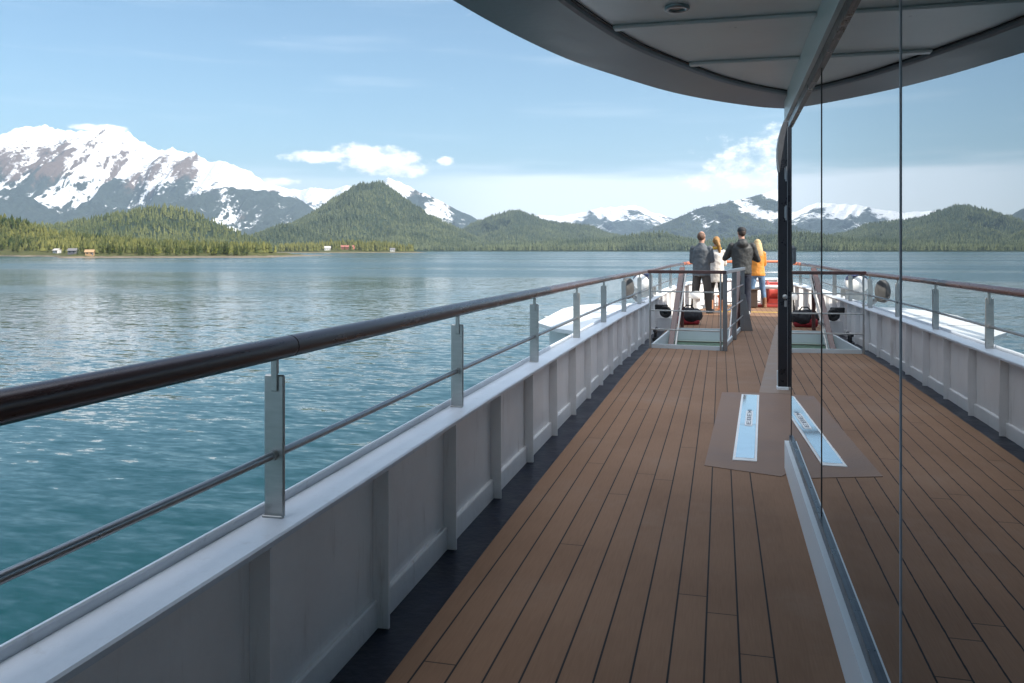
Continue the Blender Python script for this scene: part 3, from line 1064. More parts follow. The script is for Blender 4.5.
def alder_mesh(name, seed, h, w, matf):
    rng = random.Random(seed)
    vs, fs, tint, mi = [], [], [], []
    n = 6
    for (z, r) in ((0, .03), (.3, .024), (.6, .012)):
        for i in range(n):
            a = 6.283 * i / n
            vs.append((r * h * math.cos(a), r * h * math.sin(a), z * h))
            tint.append(0)
    for k in range(2):
        for i in range(n):
            fs.append((k * n + i, k * n + (i + 1) % n, (k + 1) * n + (i + 1) % n, (k + 1) * n + i))
            mi.append(1)
    clumps = [(rng.uniform(-1, 1) * w * .6, rng.uniform(-1, 1) * w * .6, h * rng.uniform(.28, .88), w * rng.uniform(.3, .55)) for _ in range(9)]
    for (cx, cy, cz, cr) in clumps:
        ct = rng.uniform(0.35, 0.9)
        for _ in range(26):
            d = Vector((rng.gauss(0, 1), rng.gauss(0, 1), rng.gauss(0, .8))).normalized() * cr * rng.uniform(.5, 1.05)
            u = Vector((rng.gauss(0, 1), rng.gauss(0, 1), rng.gauss(0, 1))).normalized() * 0.06 * h
            q = u.cross(Vector((rng.gauss(0, 1), rng.gauss(0, 1), rng.gauss(0, 1)))).normalized() * 0.05 * h
            c = Vector((cx, cy, cz)) + d
            b = len(vs)
            vs += [tuple(c - u), tuple(c + q), tuple(c + u), tuple(c - q)]
            tint += [min(1, max(0, ct + rng.uniform(-.2, .2)))] * 4
            fs.append((b, b + 1, b + 2, b + 3))
            mi.append(0)
    me = bpy.data.meshes.new(name)
    me.from_pydata(vs, [], fs)
    at = me.attributes.new('tint', 'FLOAT', 'POINT')
    at.data.foreach_set('value', tint)
    me.materials.append(matf)
    me.materials.append(M_BARK)
    me.polygons.foreach_set('material_index', mi)
    me.update()
    return me


M_BARK = mat('grey_brown_bark', (0.10, 0.075, 0.055), 0.9, 0, 0.3, 3)
MFT = tint_material('front_spruce_needles', (0.014, 0.030, 0.010), (0.090, 0.105, 0.028))
MFA = tint_material('alder_leaves', (0.060, 0.095, 0.018), (0.190, 0.195, 0.045))
SPR = [spruce_mesh('spruce', 20 + i, 13 + (i % 3) * 1.4, 2.2 + 0.35 * (i % 2), 11 + i % 3, MFT, 0.08 + 0.05 * (i % 3)) for i in range(6)]
ALD = [alder_mesh('alder', 40 + i, 8.0 + i, 3.0, MFA) for i in range(3)]
rt = random.Random(99)
for i in range(240):
    p = rt.uniform(-30, 312)
    if 5 < p < 30 and rt.random() < 0.6:
        continue
    v = rt.uniform(0.55, 0.86)
    q = ground('shore', p, v)
    if q.z - WATER < 1.2 or any((q.x - cx) ** 2 + (q.y - cy) ** 2 < cr * cr for cx, cy, cr in clear_n):
        continue
    al = rt.random() < 0.2
    o = bpy.data.objects.new('alder_tree' if al else 'spruce_tree', rt.choice(ALD if al else SPR))
    COL.objects.link(o)
    o.location = q - Vector((0, 0, 0.4))
    s = rt.uniform(0.34, 0.74)
    o.scale = (s, s, s)
    o.rotation_euler = (0, 0, rt.uniform(0, 6.28))
    if al:
        tag(o, 'yellow green broadleaf tree among the spruces at the near shore edge', 'tree', 'alder trees along the near shore')
    else:
        tag(o, 'dark pointed spruce in the front row of the near shore', 'tree', 'spruce trees along the near shore')

# ------------------------------------------------------------------ houses on the shore
M_H = {'tan': mat('tan_cabin_wall', (0.36, 0.23, 0.12), 0.7, 0, 0.1, 2), 'white': mat('white_house_wall', (0.52, 0.51, 0.49), 0.7, 0, 0.05, 2),
       'slate': mat('slate_house_wall', (0.10, 0.10, 0.12), 0.7, 0, 0.1, 2), 'red': mat('red_brown_house_wall', (0.36, 0.13, 0.09), 0.7, 0, 0.1, 2),
       'roof': mat('grey_roof', (0.16, 0.155, 0.16), 0.8, 0, 0.15, 2), 'roof_light': mat('pale_roof', (0.48, 0.44, 0.40), 0.7, 0, 0.1, 2),
       'roof_red': mat('red_roof', (0.34, 0.12, 0.09), 0.7, 0, 0.1, 2), 'glass': mat('house_window', (0.03, 0.04, 0.05), 0.1)}


def house(loc, w, dp, h, rz, wall, roof, label):
    root = empty('house', loc, label, 'house', 'houses along the shore', 0)
    c, s = math.cos(rz), math.sin(rz)

    def put(mb, name, m, par=root):
        mb.v = [(x * c - y * s + loc[0], x * s + y * c + loc[1], z + loc[2]) for x, y, z in mb.v]
        return mb.build(name, m, par, shear=False)
    put(MB().box(-w / 2, w / 2, -dp / 2, dp / 2, -2.5, h), 'wall', M_H[wall])
    e, rh = 0.5, h + dp * 0.33
    mb = MB()
    vs = []
    for x in (-w / 2 - e, w / 2 + e):
        vs += [(x, -dp / 2 - e, h - 0.15), (x, 0, rh), (x, dp / 2 + e, h - 0.15), (x, dp / 2 + e, h + .1), (x, 0, rh + .28), (x, -dp / 2 - e, h + .1)]
    mb.add(vs, [(0, 1, 7, 6), (1, 2, 8, 7), (2, 3, 9, 8), (3, 4, 10, 9), (4, 5, 11, 10), (5, 0, 6, 11), (0, 5, 4, 1), (1, 4, 3, 2), (6, 7, 10, 11), (7, 8, 9, 10)])
    put(mb, 'roof', M_H[roof])
    g = MB().add([(-w / 2 + .05, -dp / 2, h), (-w / 2 + .05, 0, rh - .05), (-w / 2 + .05, dp / 2, h), (w / 2 - .05, -dp / 2, h), (w / 2 - .05, 0, rh - .05), (w / 2 - .05, dp / 2, h)],
                 [(0, 1, 2), (3, 4, 5)])
    put(g, 'gable', M_H[wall])
    k = max(2, int(w / 3))
    for i in range(k):
        x = -w / 2 + w * (i + .5) / k
        put(MB().box(x - .5, x + .5, -dp / 2 - .06, -dp / 2 + .02, 1.1, 2.1), 'window', M_H['glass'])
    put(MB().box(w / 2 - .9, w / 2 - .1, -dp / 2 - .05, -dp / 2 + .02, 0.05, 2.1), 'door', M_H['roof'])


HS = [ground(*s) for s in HOUSE_SPOTS]
house(HS[0], 5, 4.5, 2.2, TH + 0.3, 'tan', 'tan', 'tan cabin at the water edge of the near shore')
house(HS[1], 4.2, 4, 2.0, TH - 0.3, 'white', 'roof_light', 'pale house among trees left of the tan cabin')
house(HS[2], 5.5, 4.5, 2.4, TH + 0.1, 'slate', 'roof', 'dark slate house between the pale house and the tan cabin')
house(HS[3], 10, 8, 4.0, TH + 0.3, 'white', 'roof_light', 'white house at the left end of the wooded spit')
house(HS[4], 24, 9, 3.6, TH - 0.1, 'red', 'roof_red', 'long red brown house in the middle of the spit')
house(HS[5], 8, 7, 3.4, TH + 0.2, 'white', 'roof', 'small white house near the right end of the spit')

# ------------------------------------------------------------------ the ship: plan of the port side
EP = [(-5.688, -1.218), (0.0, -1.223), (2.18, -1.228), (3.792, -1.249), (5.688, -1.256), (9.48, -1.253), (11.186, -1.223), (13.367, -1.18), (16.021, -1.138), (18.202, -1.005), (20.382, -0.683), (22.373, -0.019), (23.605, 1.1), (24.269, 2.3), (24.458, 3.4)]


def smooth_path(pts, n):
    """Catmull-Rom through (y, x) points"""
    out = []
    for i in range(len(pts) - 1):
        p0, p1, p2, p3 = pts[max(i - 1, 0)], pts[i], pts[i + 1], pts[min(i + 2, len(pts) - 1)]
        m = max(2, int(n * math.hypot(p2[0] - p1[0], p2[1] - p1[1])))
        for k in range(m):
            t = k / m
            q = [0.5 * (2 * p1[j] + (p2[j] - p0[j]) * t + (2 * p0[j] - 5 * p1[j] + 4 * p2[j] - p3[j]) * t * t + (3 * p1[j] - p0[j] - 3 * p2[j] + p3[j]) * t ** 3) for j in (0, 1)]
            out.append((q[1], q[0]))
    out.append((pts[-1][1], pts[-1][0]))
    return out


CX = 3.4
PORT = smooth_path(EP, 4)                                  # (x, y) from aft to the bow
FULL = PORT + [(2 * CX - x, y) for x, y in reversed(PORT[:-1])]


def rise(y):
    t = min(max((y - 14.7) / 7.6, 0), 1)
    return 0.095 * t * t * (3 - 2 * t)


def at_len(path, step, start):
    """points every step metres along a path, with the tangent"""
    out, acc, nxt = [], 0.0, start
    for a, b in zip(path[:-1], path[1:]):
        L_ = math.hypot(b[0] - a[0], b[1] - a[1])
        while nxt <= acc + L_:
            t = (nxt - acc) / L_
            out.append((a[0] + (b[0] - a[0]) * t, a[1] + (b[1] - a[1]) * t, math.atan2(b[1] - a[1], b[0] - a[0])))
            nxt += step
        acc += L_
    return out


def offs(path, o):
    out = []
    for i, (x, y) in enumerate(path):
        a, b = path[max(i - 1, 0)], path[min(i + 1, len(path) - 1)]
        t = Vector((b[0] - a[0], b[1] - a[1])).normalized()
        out.append((x + t.y * o, y - t.x * o))
    return out


def rz_path(path):
    return [(x, y, rise(y)) for x, y in path]


# deck sheet with the stair opening left out
HOLE = [(-0.93, 11.56), (0.03, 11.44), (0.33, 14.62), (-0.80, 14.62)]
bm = bmesh.new()
outer = [p for p in offs(FULL, 0.255)]
loop = [bm.verts.new((x, y, 0)) for x, y in outer]
eds = [bm.edges.new((loop[i], loop[(i + 1) % len(loop)])) for i in range(len(loop))]
hl = [bm.verts.new((x, y, 0)) for x, y in HOLE]
eds += [bm.edges.new((hl[i], hl[(i + 1) % 4])) for i in range(4)]
bmesh.ops.triangle_fill(bm, use_beauty=True, edges=eds)
bmesh.ops.recalc_face_normals(bm, faces=bm.faces)
if sum(f.normal.z for f in bm.faces) < 0:
    bmesh.ops.reverse_faces(bm, faces=bm.faces)
bound = [e for e in bm.edges if e.is_boundary]
ext = bmesh.ops.extrude_edge_only(bm, edges=bound)
for g_ in ext['geom']:
    if isinstance(g_, bmesh.types.BMVert):
        g_.co.z -= 0.045
for v in bm.verts:
    v.co.z += zs(v.co.y)
me = bpy.data.meshes.new('deck')
bm.to_mesh(me)
bm.free()
me.materials.append(M['deck'])
o = bpy.data.objects.new('deck', me)
COL.objects.link(o)
tag(o, 'brown plank deck with narrow dark seams', 'deck', kind='structure')

# steel deck below (navy gutter shows along the bulwark), hull
mb = MB()
outer = offs(FULL, 0.034)
hole2 = HOLE
bm = bmesh.new()
loop = [bm.verts.new((x, y, 0)) for x, y in outer]
eds = [bm.edges.new((loop[i], loop[(i + 1) % len(loop)])) for i in range(len(loop))]
hl = [bm.verts.new((x, y, 0)) for x, y in HOLE]
eds += [bm.edges.new((hl[i], hl[(i + 1) % 4])) for i in range(4)]
bmesh.ops.triangle_fill(bm, use_beauty=True, edges=eds)
for v in bm.verts:
    v.co.z = zs(v.co.y) - 0.05
me = bpy.data.meshes.new('gutter')
bm.to_mesh(me)
bm.free()
me.materials.append(M['gutter'])
o = bpy.data.objects.new('gutter', me)
COL.objects.link(o)
tag(o, 'dark navy waterway between deck planks and bulwark', 'gutter', kind='structure')

mb = MB()
hp = []
n = len(FULL)
vs, fs = [], []
levels = [(-0.035, 0.52), (0.01, -0.06), (0.25, -1.2), (0.75, -2.6), (1.0, -4.6)]
for (o_, z) in levels:
    for (x, y) in offs(FULL, o_ + (0 if o_ < 0.1 else 0)):
        vs.append((x, y, z + (rise(y) if z > 0 else 0)))
for l in range(len(levels) - 1):
    for i in range(n - 1):
        fs.append((l * n + i, l * n + i + 1, (l + 1) * n + i + 1, (l + 1) * n + i))
    fs.append((l * n + n - 1, l * n, (l + 1) * n, (l + 1) * n + n - 1))
mb.add(vs, fs)
hull = mb.build('hull', M['gloss_white'])
tag(hull, 'white hull side of the ship below the bulwark', 'hull', kind='structure')

# ------------------------------------------------------------------ bulwark
bw = empty('bulwark', (-1.2, 4.0, zs(4.0)), 'pale grey steel bulwark with ribs and flat cap along the deck edge', 'bulwark')
plate = MB().sweep(rz_path(FULL), [(0.022, -0.05), (0.032, -0.05), (0.032, 0.530), (0.022, 0.530)]).build('plate', M['bulwark'], bw)
curb = MB().sweep(rz_path(FULL), [(0.0325, -0.05), (0.050, -0.05), (0.050, 0.046), (0.046, 0.054), (0.0325, 0.054)]).build('coaming', M['bulwark'], bw)
cap = MB().sweep(rz_path(FULL), [(-0.046, 0.518), (0.088, 0.514), (0.094, 0.518), (0.094, 0.532), (0.088, 0.537), (-0.046, 0.537)]).build('cap', M['cap'], bw)
MB().sweep(rz_path(FULL), [(-0.060, 0.49), (-0.0465, 0.49), (-0.0465, 0.558), (-0.050, 0.563), (-0.057, 0.563), (-0.060, 0.558)]).build('outer_lip', M['cap'], bw)
for (x, y, a) in at_len(FULL, 0.81, 8.438 - 9 * 0.81):
    if x > CX + 3.0:
        continue
    m = MB()
    t = (math.cos(a), math.sin(a))
    nr_ = (math.sin(a), -math.cos(a))
    z1 = 0.5135 + rise(y)

    def P(al, o_, z):
        return (x + t[0] * al + nr_[0] * o_, y + t[1] * al + nr_[1] * o_, z)
    sec = [(-.006, .0325), (.006, .0325), (.006, .092), (-.006, .092)]
    for s_, lo in ((sec, -0.048),):
        v_ = [P(al, o_, lo) for al, o_ in s_] + [P(al, o_, z1) for al, o_ in s_]
        m.add(v_, [(3, 2, 1, 0), (4, 5, 6, 7), (0, 1, 5, 4), (1, 2, 6, 5), (2, 3, 7, 6), (3, 0, 4, 7)])
    m.build('rib', M['bulwark'], bw)

# ------------------------------------------------------------------ railing on the bulwark
rl = empty('railing', (-1.3, 2.3, zs(2.3) + 0.5), 'dark varnished round handrail on flat steel posts with one wire', 'railing')


def railz(y):
    return 1.011 + rise(y)


acc = 0
segs, cur, curlen = [], [], 0.0
FINE = [FULL[0]]
cut_y = [2.205, 5.9, 9.5, 13.2, 16.7, 19.5]
for i, (x, y) in enumerate(FULL):
    cur.append((x, y))
    if i < len(PORT) and len(segs) < len(cut_y) and y >= cut_y[len(segs)]:
        x0, y0 = cur[-2]
        yc = cut_y[len(segs)]
        tq = (yc - y0) / (y - y0)
        xc_ = x0 + (x - x0) * tq
        cur[-1] = (xc_, yc)
        segs.append(cur)
        cur = [(xc_, yc), (x, y)] if y - yc > 1e-3 else [(xc_, yc)]
segs.append(cur)
for i, sg in enumerate(segs):
    if i < len(segs) - 1:
        pts = [(x, y, railz(y)) for x, y in sg]
        pts[-1] = (pts[-1][0], pts[-1][1] - 0.006, pts[-1][2])
        MB().tube(pts, 0.032, 18).build('handrail', M['varnish'], rl)
    else:
        a_ = [(x, y, railz(y)) for x, y in sg if not (x > CX + 1 and y < 19.5)]
        b_ = [(x, y, railz(y)) for x, y in sg if (x > CX + 1 and y < 19.9)]
        h_ = MB().tube(a_, 0.036, 16).build('handrail', M['orange_wood'], rl)
        h_['label'] = 'bare orange handrail round the bow'
        MB().tube(b_, 0.0335, 16).build('handrail', M['varnish'], rl)
MB().tube([(x, y, 0.712 + rise(y)) for x, y in FULL], 0.0115, 10).build('wire', M['bar'], rl)
L0 = 5.688 + 2.119          # first post stands at y = 2.30
for (x, y, a) in at_len(FULL, 1.749, L0 - 1.749 * 3):
    m = MB()
    zc, zr_ = 0.5375 + rise(y), railz(y)
    rot = a - math.pi / 2
    m2 = MB().box(-0.031, 0.031, -0.006, 0.006, 0.0, zr_ - zc - 0.072, 0.004)
    # rounded shoulders and a slot for the tab
    c_, s_ = math.cos(rot), math.sin(rot)
    m.v = [(vx * c_ - vy * s_ + x, vx * s_ + vy * c_ + y, vz + zc) for vx, vy, vz in m2.v]
    m.f, m.smooth = m2.f, m2.smooth
    po = m.build('post', M['steel'], rl)
    t2 = MB().box(-0.006, 0.014, -0.0125, -0.0065, zr_ - zc - 0.118, zr_ - zc - 0.026, 0.002)
    t2.box(-0.002, 0.010, -0.008, 0.006, zr_ - zc - 0.07, zr_ - zc - 0.026, 0.001)
    for nm_, t2 in (('bracket', t2), ('foot', MB().box(-0.031, 0.031, -0.018, -0.0065, 0.0, 0.006, 0.001)),
                    ('clamp', MB().lathe([(0.016, -0.010), (0.016, 0.010)], (0.0, -0.0135, 0.712 - 0.5375), 'Y', 10))):
        t3 = MB()
        t3.v = [(vx * c_ - vy * s_ + x, vx * s_ + vy * c_ + y, vz + zc) for vx, vy, vz in t2.v]
        t3.f, t3.smooth = t2.f, t2.smooth
        t3.build(nm_, M['steel'], po)

# ------------------------------------------------------------------ deckhouse with mirror windows
MX0, MD = 0.388, 0.003           # mirror plane: x = MX0 + MD * y


def mx(y, o=0.0):
    return MX0 + MD * y + o


dh = empty('deckhouse', (mx(2), 2.0, zs(2.0)), 'long deckhouse wall of tall mirror glass panes under a curved roof overhang', 'deckhouse')
Y_END = 5.17
joints = [-4.27, -2.69, -1.115, 0.46, 2.035, 3.60, Y_END]


def strip(o0, o1, y0, y1, z0, z1, b=0.0):
    """bar along the glass wall; o measured inward from the glass face (negative = towards the deck)"""
    poly = [(mx(y0, o0), y0), (mx(y1, o0), y1), (mx(y1, o1), y1), (mx(y0, o1), y0)]
    return MB().prism(poly, z0, z1)


strip(-0.034, 0.10, joints[0], Y_END + 0.06, -0.03, 0.168).build('base_board', M['header'], dh)
strip(-0.012, 0.10, joints[0], Y_END + 0.004, 0.1685, 0.212).build('sill_channel', M['dark_metal'], dh)
strip(-0.030, 0.10, joints[0], Y_END + 0.14, 2.092, 2.25).build('header', M['header'], dh)
strip(-0.012, 0.10, joints[0], Y_END + 0.06, 2.045, 2.0915).build('head_channel', M['dark_metal'], dh)
for a_, b_ in zip(joints[:-1], joints[1:]):
    w = strip(0.0, 0.012, a_ + 0.004, b_ - 0.004, 0.2125, 2.0445).build('window', M['mirror'], dh)
    strip(-0.0022 if b_ < 3 else -0.0025, 0.010, b_ - 0.0038, b_ + 0.0038, 0.2125, 2.0445).build('joint_strip', M['joint'] if b_ < 3 else M['seal'], w)
strip(0.013, 0.10, Y_END - 0.03, Y_END + 0.006, 0.2125, 2.0445).build('end_frame', M['black_frame'], dh)
# body of the house behind the glass, and its lower fore part
body = [(mx(-6, 0.12), -6.0), (mx(Y_END, 0.12), Y_END - 0.05), (0.95, Y_END - 0.05), (0.95, 8.25), (2 * CX - 0.95, 8.25), (2 * CX - mx(Y_END, 0.12), Y_END), (2 * CX - 0.5, -6.0)]
MB().prism(body, 0.0, 2.36).build('wall', M['white_paint'], dh)
fore = [(0.66, 8.27), (1.03, 11.0), (1.40, 14.0), (1.75, 16.0), (2.3, 17.0), (3.0, 17.4), (3.8, 17.4), (4.5, 17.0), (5.05, 16.0), (5.40, 14.0), (5.77, 11.0), (6.14, 8.27)]  # unseen fore part, drawn out forward to keep deck and bulwark shaded
MB().prism(fore, 0.0, 2.62).build('shading_front_wall', M['white_paint'], dh)

# roof overhang: elliptical front, dark band, recessed soffit with ribs
RO = [(-6, -1.30), (-3, -1.29), (-1, -1.25), (0.6, -1.19), (1.8, -1.11), (2.91, -0.985), (3.78, -0.785), (4.33, -0.565), (4.92, -0.265), (5.39, 0.115), (5.62, 0.45), (5.95, 1.4), (6.1, 3.4)]
RP = smooth_path(RO, 10)
RFULL = RP + [(2 * CX - x, y) for x, y in reversed(RP[:-1])]
BAND = 0.40
rin = offs(RFULL, BAND)
mb = MB()
n = len(RFULL)
ZB, ZS = 2.215, 2.240
sec = [(BAND, ZS), (BAND - 0.006, ZB + 0.008), (BAND - 0.02, ZB), (0.03, ZB), (0.006, ZB + 0.02), (0.0, ZB + 0.06), (0.05, ZB + 0.26), (0.25, ZB + 0.33)]
vs, fs = [], []
for (o_, z) in sec:
    for (x, y) in offs(RFULL, o_):
        vs.append((x, y, z))
for l in range(len(sec) - 1):
    for i in range(n - 1):
        fs.append((l * n + i, l * n + i + 1, (l + 1) * n + i + 1, (l + 1) * n + i))
mb.add(vs, fs)
top0 = (len(sec) - 1) * n
mb.f.append(tuple(range(top0, top0 + n)))
mb.smooth.append(False)
roof = mb.build('roof_overhang', M['soffit_band'], dh)
mb = MB()
mb.add([(x, y, ZS + 0.001) for x, y in offs(RFULL, BAND - 0.03)], [tuple(range(n))])
sof = mb.build('soffit', M['ceiling'], roof)
MB().sweep([(x, y, 0) for x, y in RFULL], [(BAND + 0.001, ZS - 0.006), (BAND + 0.014, ZS - 0.006), (BAND + 0.014, ZS - 0.001), (BAND + 0.001, ZS - 0.001)]).build('edge_seal', M['seal'], roof)


def soffit_x(y):
    for (x0, y0), (x1, y1) in zip(rin[:-1], rin[1:]):
        if y0 <= y <= y1 and x0 < CX:
            return x0 + (x1 - x0) * (y - y0) / max(y1 - y0, 1e-6)
    return mx(y)


for yb in [-4.76, -4.01, -3.26, -2.51, -1.76, -1.01, -0.26, 0.49, 1.24, 1.99, 2.74, 3.49, 4.24]:
    x0 = soffit_x(yb) + 0.012
    x1 = mx(yb, -0.031)
    if x1 - x0 < 0.15:
        continue
    MB().box(x0, x1, yb - 0.026, yb + 0.026, ZB + 0.009, ZS, 0.006).build('soffit_rib', M['ceiling'], roof)
for (lx, ly) in ((-0.165, 3.27), (-0.30, 1.62), (-0.32, 0.1)):
    d_ = MB().lathe([(0.048, ZS), (0.048, ZS - 0.010), (0.043, ZS - 0.013), (0.032, ZS - 0.013), (0.030, ZS - 0.006)], (lx, ly, 0), 'Z', 24).build('downlight', M['bar'], roof)
# ------------------------------------------------------------------ door at the end of the glass
DY = 8.30
dr = empty('glass_door', (0.57, DY, zs(DY)), 'narrow black framed door edge with steel lock beyond the mirror wall', 'door')
mb = MB()
fr0 = [(0.527, 0.03), (0.527, 2.08), (0.634, 2.655), (0.652, 2.655), (0.652, 0.03)]
mb.add([(x, DY - .03, z) for x, z in fr0] + [(x, DY + .03, z) for x, z in fr0], [(0, 1, 2, 3, 4), (9, 8, 7, 6, 5)] + [(i, (i + 1) % 5, 5 + (i + 1) % 5, 5 + i) for i in range(5)])
mb.build('frame', M['black_frame'], dr)
MB().box(0.515, 0.62, DY - 0.05, DY + 0.05, 0.0, 0.03, 0.003).build('sill', M['header'], dr)
MB().box(0.519, 0.5265, DY - 0.02, DY + 0.02, 0.032, 0.18, 0.001).build('edge_guard', M['header'], dr)
MB().box(0.609, 0.613, DY - 0.036, DY - 0.0305, 0.03, 2.50, 0.001).build('seam', M['bar'], dr)
hd = MB().lathe([(0.010, -0.07), (0.022, -0.066), (0.022, -0.05), (0.010, -0.045), (0.024, -0.04), (0.024, -0.03)], (0.588, DY, 0.885), 'Y', 16)
hd.box(0.583, 0.604, DY - 0.037, DY - 0.030, 0.79, 0.85, 0.002)
hd.build('lock', M['steel'], dr)
for hz in (1.63, 2.0):
    MB().box(0.583, 0.597, DY - 0.040, DY - 0.030, hz, hz + 0.11, 0.002).lathe([(0.007, -0.02), (0.007, 0.12)], (0.599, DY - 0.036, hz), 'Z', 10).build('hinge', M['bar'], dr)
vis = [(0.632, 2.665), (0.596, 2.60), (0.557, 2.50), (0.530, 2.40), (0.517, 2.30), (0.515, 2.20), (0.522, 2.12), (0.533, 2.06), (0.545, 2.16), (0.575, 2.36), (0.607, 2.54), (0.640, 2.665)]
mb = MB()
k = len(vis)
mb.add([(x, DY - 0.16, z) for x, z in vis] + [(x, DY + 0.10, z) for x, z in vis], [tuple(range(k)), tuple(reversed(range(k, 2 * k)))] + [(i, (i + 1) % k, k + (i + 1) % k, k + i) for i in range(k)])
mb.build('visor', M['visor'], dr)

# ------------------------------------------------------------------ deck patch, threshold plate, margin boards
pp = [(-0.098, 5.17), (0.335, 5.02), (mx(5.02, -0.036) + 0.05, 5.18), (0.90, 5.19), (0.90, 8.02), (0.34, 8.02), (0.009, 7.97)]
o = MB().prism(pp, -0.01, 0.004).build('deck_patch', M['patch'])
tag(o, 'smooth worn brown patch of decking before the door', 'deck', kind='structure')
mb = MB().prism([(0.342, 8.03), (0.66, 8.03), (0.68, 8.26), (1.05, 11.0), (1.42, 14.0), (1.77, 16.0), (0.98, 15.9)], -0.01, 0.004)
o = mb.build('margin_boards', M['margin'])
tag(o, 'pale margin planks along the foot of the house front', 'deck', kind='structure')
pl = empty('threshold_plate', (0.2, 6.6, zs(6.6)), 'long polished steel plate with small lettering let into the deck', 'plate')
q = [(0.0693, 5.34), (0.2147, 5.34), (0.337, 7.87), (0.183, 7.87)]
MB().prism(q, 0.000, 0.0085).build('border', M['plate_edge'], pl)


def inq(u, v):
    a0 = Vector(q[0]).lerp(Vector(q[1]), u)
    a1 = Vector(q[3]).lerp(Vector(q[2]), u)
    return a0.lerp(a1, v)


MB().prism([tuple(inq(u, v)) for u, v in ((.11, .02), (.89, .02), (.89, .985), (.11, .985))], 0.009, 0.0125).build('panel', M['polished'], pl)
MB().prism([tuple(inq(u, v)) for u, v in ((.36, .42), (.72, .42), (.72, .66), (.36, .66))], 0.013, 0.0155).build('label', M['plate_edge'], pl)
MB().prism([tuple(inq(u, v)) for u, v in ((.11, .44), (.89, .44), (.89, .4425), (.11, .4425))], 0.0128, 0.0135).build('seam', M['bar'], pl)
# letters built of strokes, reading along the plate
STROKES = {'E': [(0, 0, .22, 1), (0, 0, 1, .16), (0, .42, .85, .58), (0, .84, 1, 1)], 'B': [(0, 0, .24, 1), (0, 0, .9, .16), (0, .42, .9, .58), (0, .84, .9, 1), (.76, .1, 1, .45), (.76, .55, 1, .9)],
           'H': [(0, 0, .24, 1), (.76, 0, 1, 1), (0, .42, 1, .58)], 'I': [(.38, 0, .62, 1)], 'N': [(0, 0, .24, 1), (.76, 0, 1, 1), (.3, .3, .7, .7)]}
g = MB()
v0 = 0.435
for ch, wv in (('E', .052), ('B', .052), ('E', .05), ('N', .035), ('I', .02)):
    for (a0, b0, a1, b1) in STROKES[ch]:
        g.prism([tuple(inq(.44 + .20 * bb, v0 + wv * aa)) for aa, bb in ((a0, 1 - b0), (a1, 1 - b0), (a1, 1 - b1), (a0, 1 - b1))], 0.0157, 0.0165)
    v0 += wv + 0.012
g.build('lettering', M['glyph'], pl)

# ------------------------------------------------------------------ stair opening: well, steps, guard rail, handrails
sw = empty('stair_well', (-0.35, 13.0, zs(13)), 'white painted stair well sunk in the foredeck', 'stairs')


def edge_wall(p, q_, th, z0, z1, inward):
    d_ = (Vector(q_) - Vector(p)).normalized()
    nn = Vector((-d_.y, d_.x)) * th * inward
    return [tuple(p), tuple(q_), tuple(Vector(q_) + nn), tuple(Vector(p) + nn)]


for nm_, (a_, b_), zt in (('curb', (0, 1), 0.055), ('curb', (1, 2), 0.055), ('head_wall', (2, 3), 0.02), ('curb', (3, 0), 0.055)):
    MB().prism(edge_wall(HOLE[a_], HOLE[b_], 0.03, 0, 0, 1), -1.9, zt).build(nm_, M['stairwell'], sw)
ys = 14.585
for i in range(8):
    z1 = -0.19 * (i + 1)
    st = MB().prism([(-0.86, ys - 0.25 * (i + 1)), (0.03, ys - 0.25 * (i + 1)), (0.06, ys - 0.25 * i - 0.005), (-0.84, ys - 0.25 * i - 0.005)], z1 - 0.19, z1).build('step', M['tread'], sw)
    MB().box(-0.86, 0.03, ys - 0.25 * (i + 1) - 0.012, ys - 0.25 * (i + 1) + 0.03, z1 + 0.001, z1 + 0.012).build('nosing', M['nosing'], st)
gr = empty('stair_guard', (0.03, 11.44, zs(11.44)), 'steel guard rail with dark wooden top round the stair opening', 'railing')
nl, nrr, fr_ = (-0.945, 11.53), (0.04, 11.41), (0.36, 14.66)
ZT = 1.05
MB().box(0, 1, 0, 1, 0, 1)


def beam(p, q_, z0, z1, w, th, bev=0.004):
    """flat bar from p to q_ (x, y) at heights z0, z1"""
    a, b = Vector((*p, z0)), Vector((*q_, z1))
    d_ = b - a
    L_ = d_.length
    m = MB().box(-L_ / 2, L_ / 2, -w / 2, w / 2, -th / 2, th / 2, bev)
    X_ = d_.normalized()
    Y_ = Vector((0, 0, 1)).cross(X_).normalized()
    Z_ = X_.cross(Y_)
    c = (a + b) / 2
    m.v = [tuple(c + X_ * v[0] + Y_ * v[1] + Z_ * v[2]) for v in m.v]
    return m


beam((nl[0] - .03, nl[1]), (nrr[0] + .03, nrr[1]), ZT, ZT, 0.06, 0.045).build('top_rail', M['flat_wood'], gr)
tr = beam((nrr[0] + .005, nrr[1] + .035), (fr_[0] + .01, fr_[1] + .03), ZT + .001, ZT + .001, 0.065, 0.045).build('top_rail', M['steel'], gr)
MB().tube([(nl[0], nl[1], 0.0), (nl[0], nl[1], ZT - .02)], 0.014, 10).build('post', M['steel'], gr)
MB().tube([(nrr[0] - .045, nrr[1], -0.0), (nrr[0] - .045, nrr[1], ZT - .02)], 0.012, 10).build('post', M['steel'], gr)
MB().box(nrr[0] - .018, nrr[0] + .042, nrr[1] - .012, nrr[1] + .012, 0.0, ZT - .023, 0.003).build('post', M['bar'], gr)
for f_ in (0.48, 0.97):
    p = Vector(nrr).lerp(Vector(fr_), f_)
    MB().box(p.x - .035, p.x + .035, p.y - .01, p.y + .01, 0.0, ZT - .023, 0.003).build('post', M['bar'], gr)
p = Vector(nrr).lerp(Vector(fr_), 0.97)
mb = MB()
tri = [(p.x + .036, 0.0), (p.x + .17, 0.0), (p.x + .05, 0.62), (p.x + .036, 0.62)]
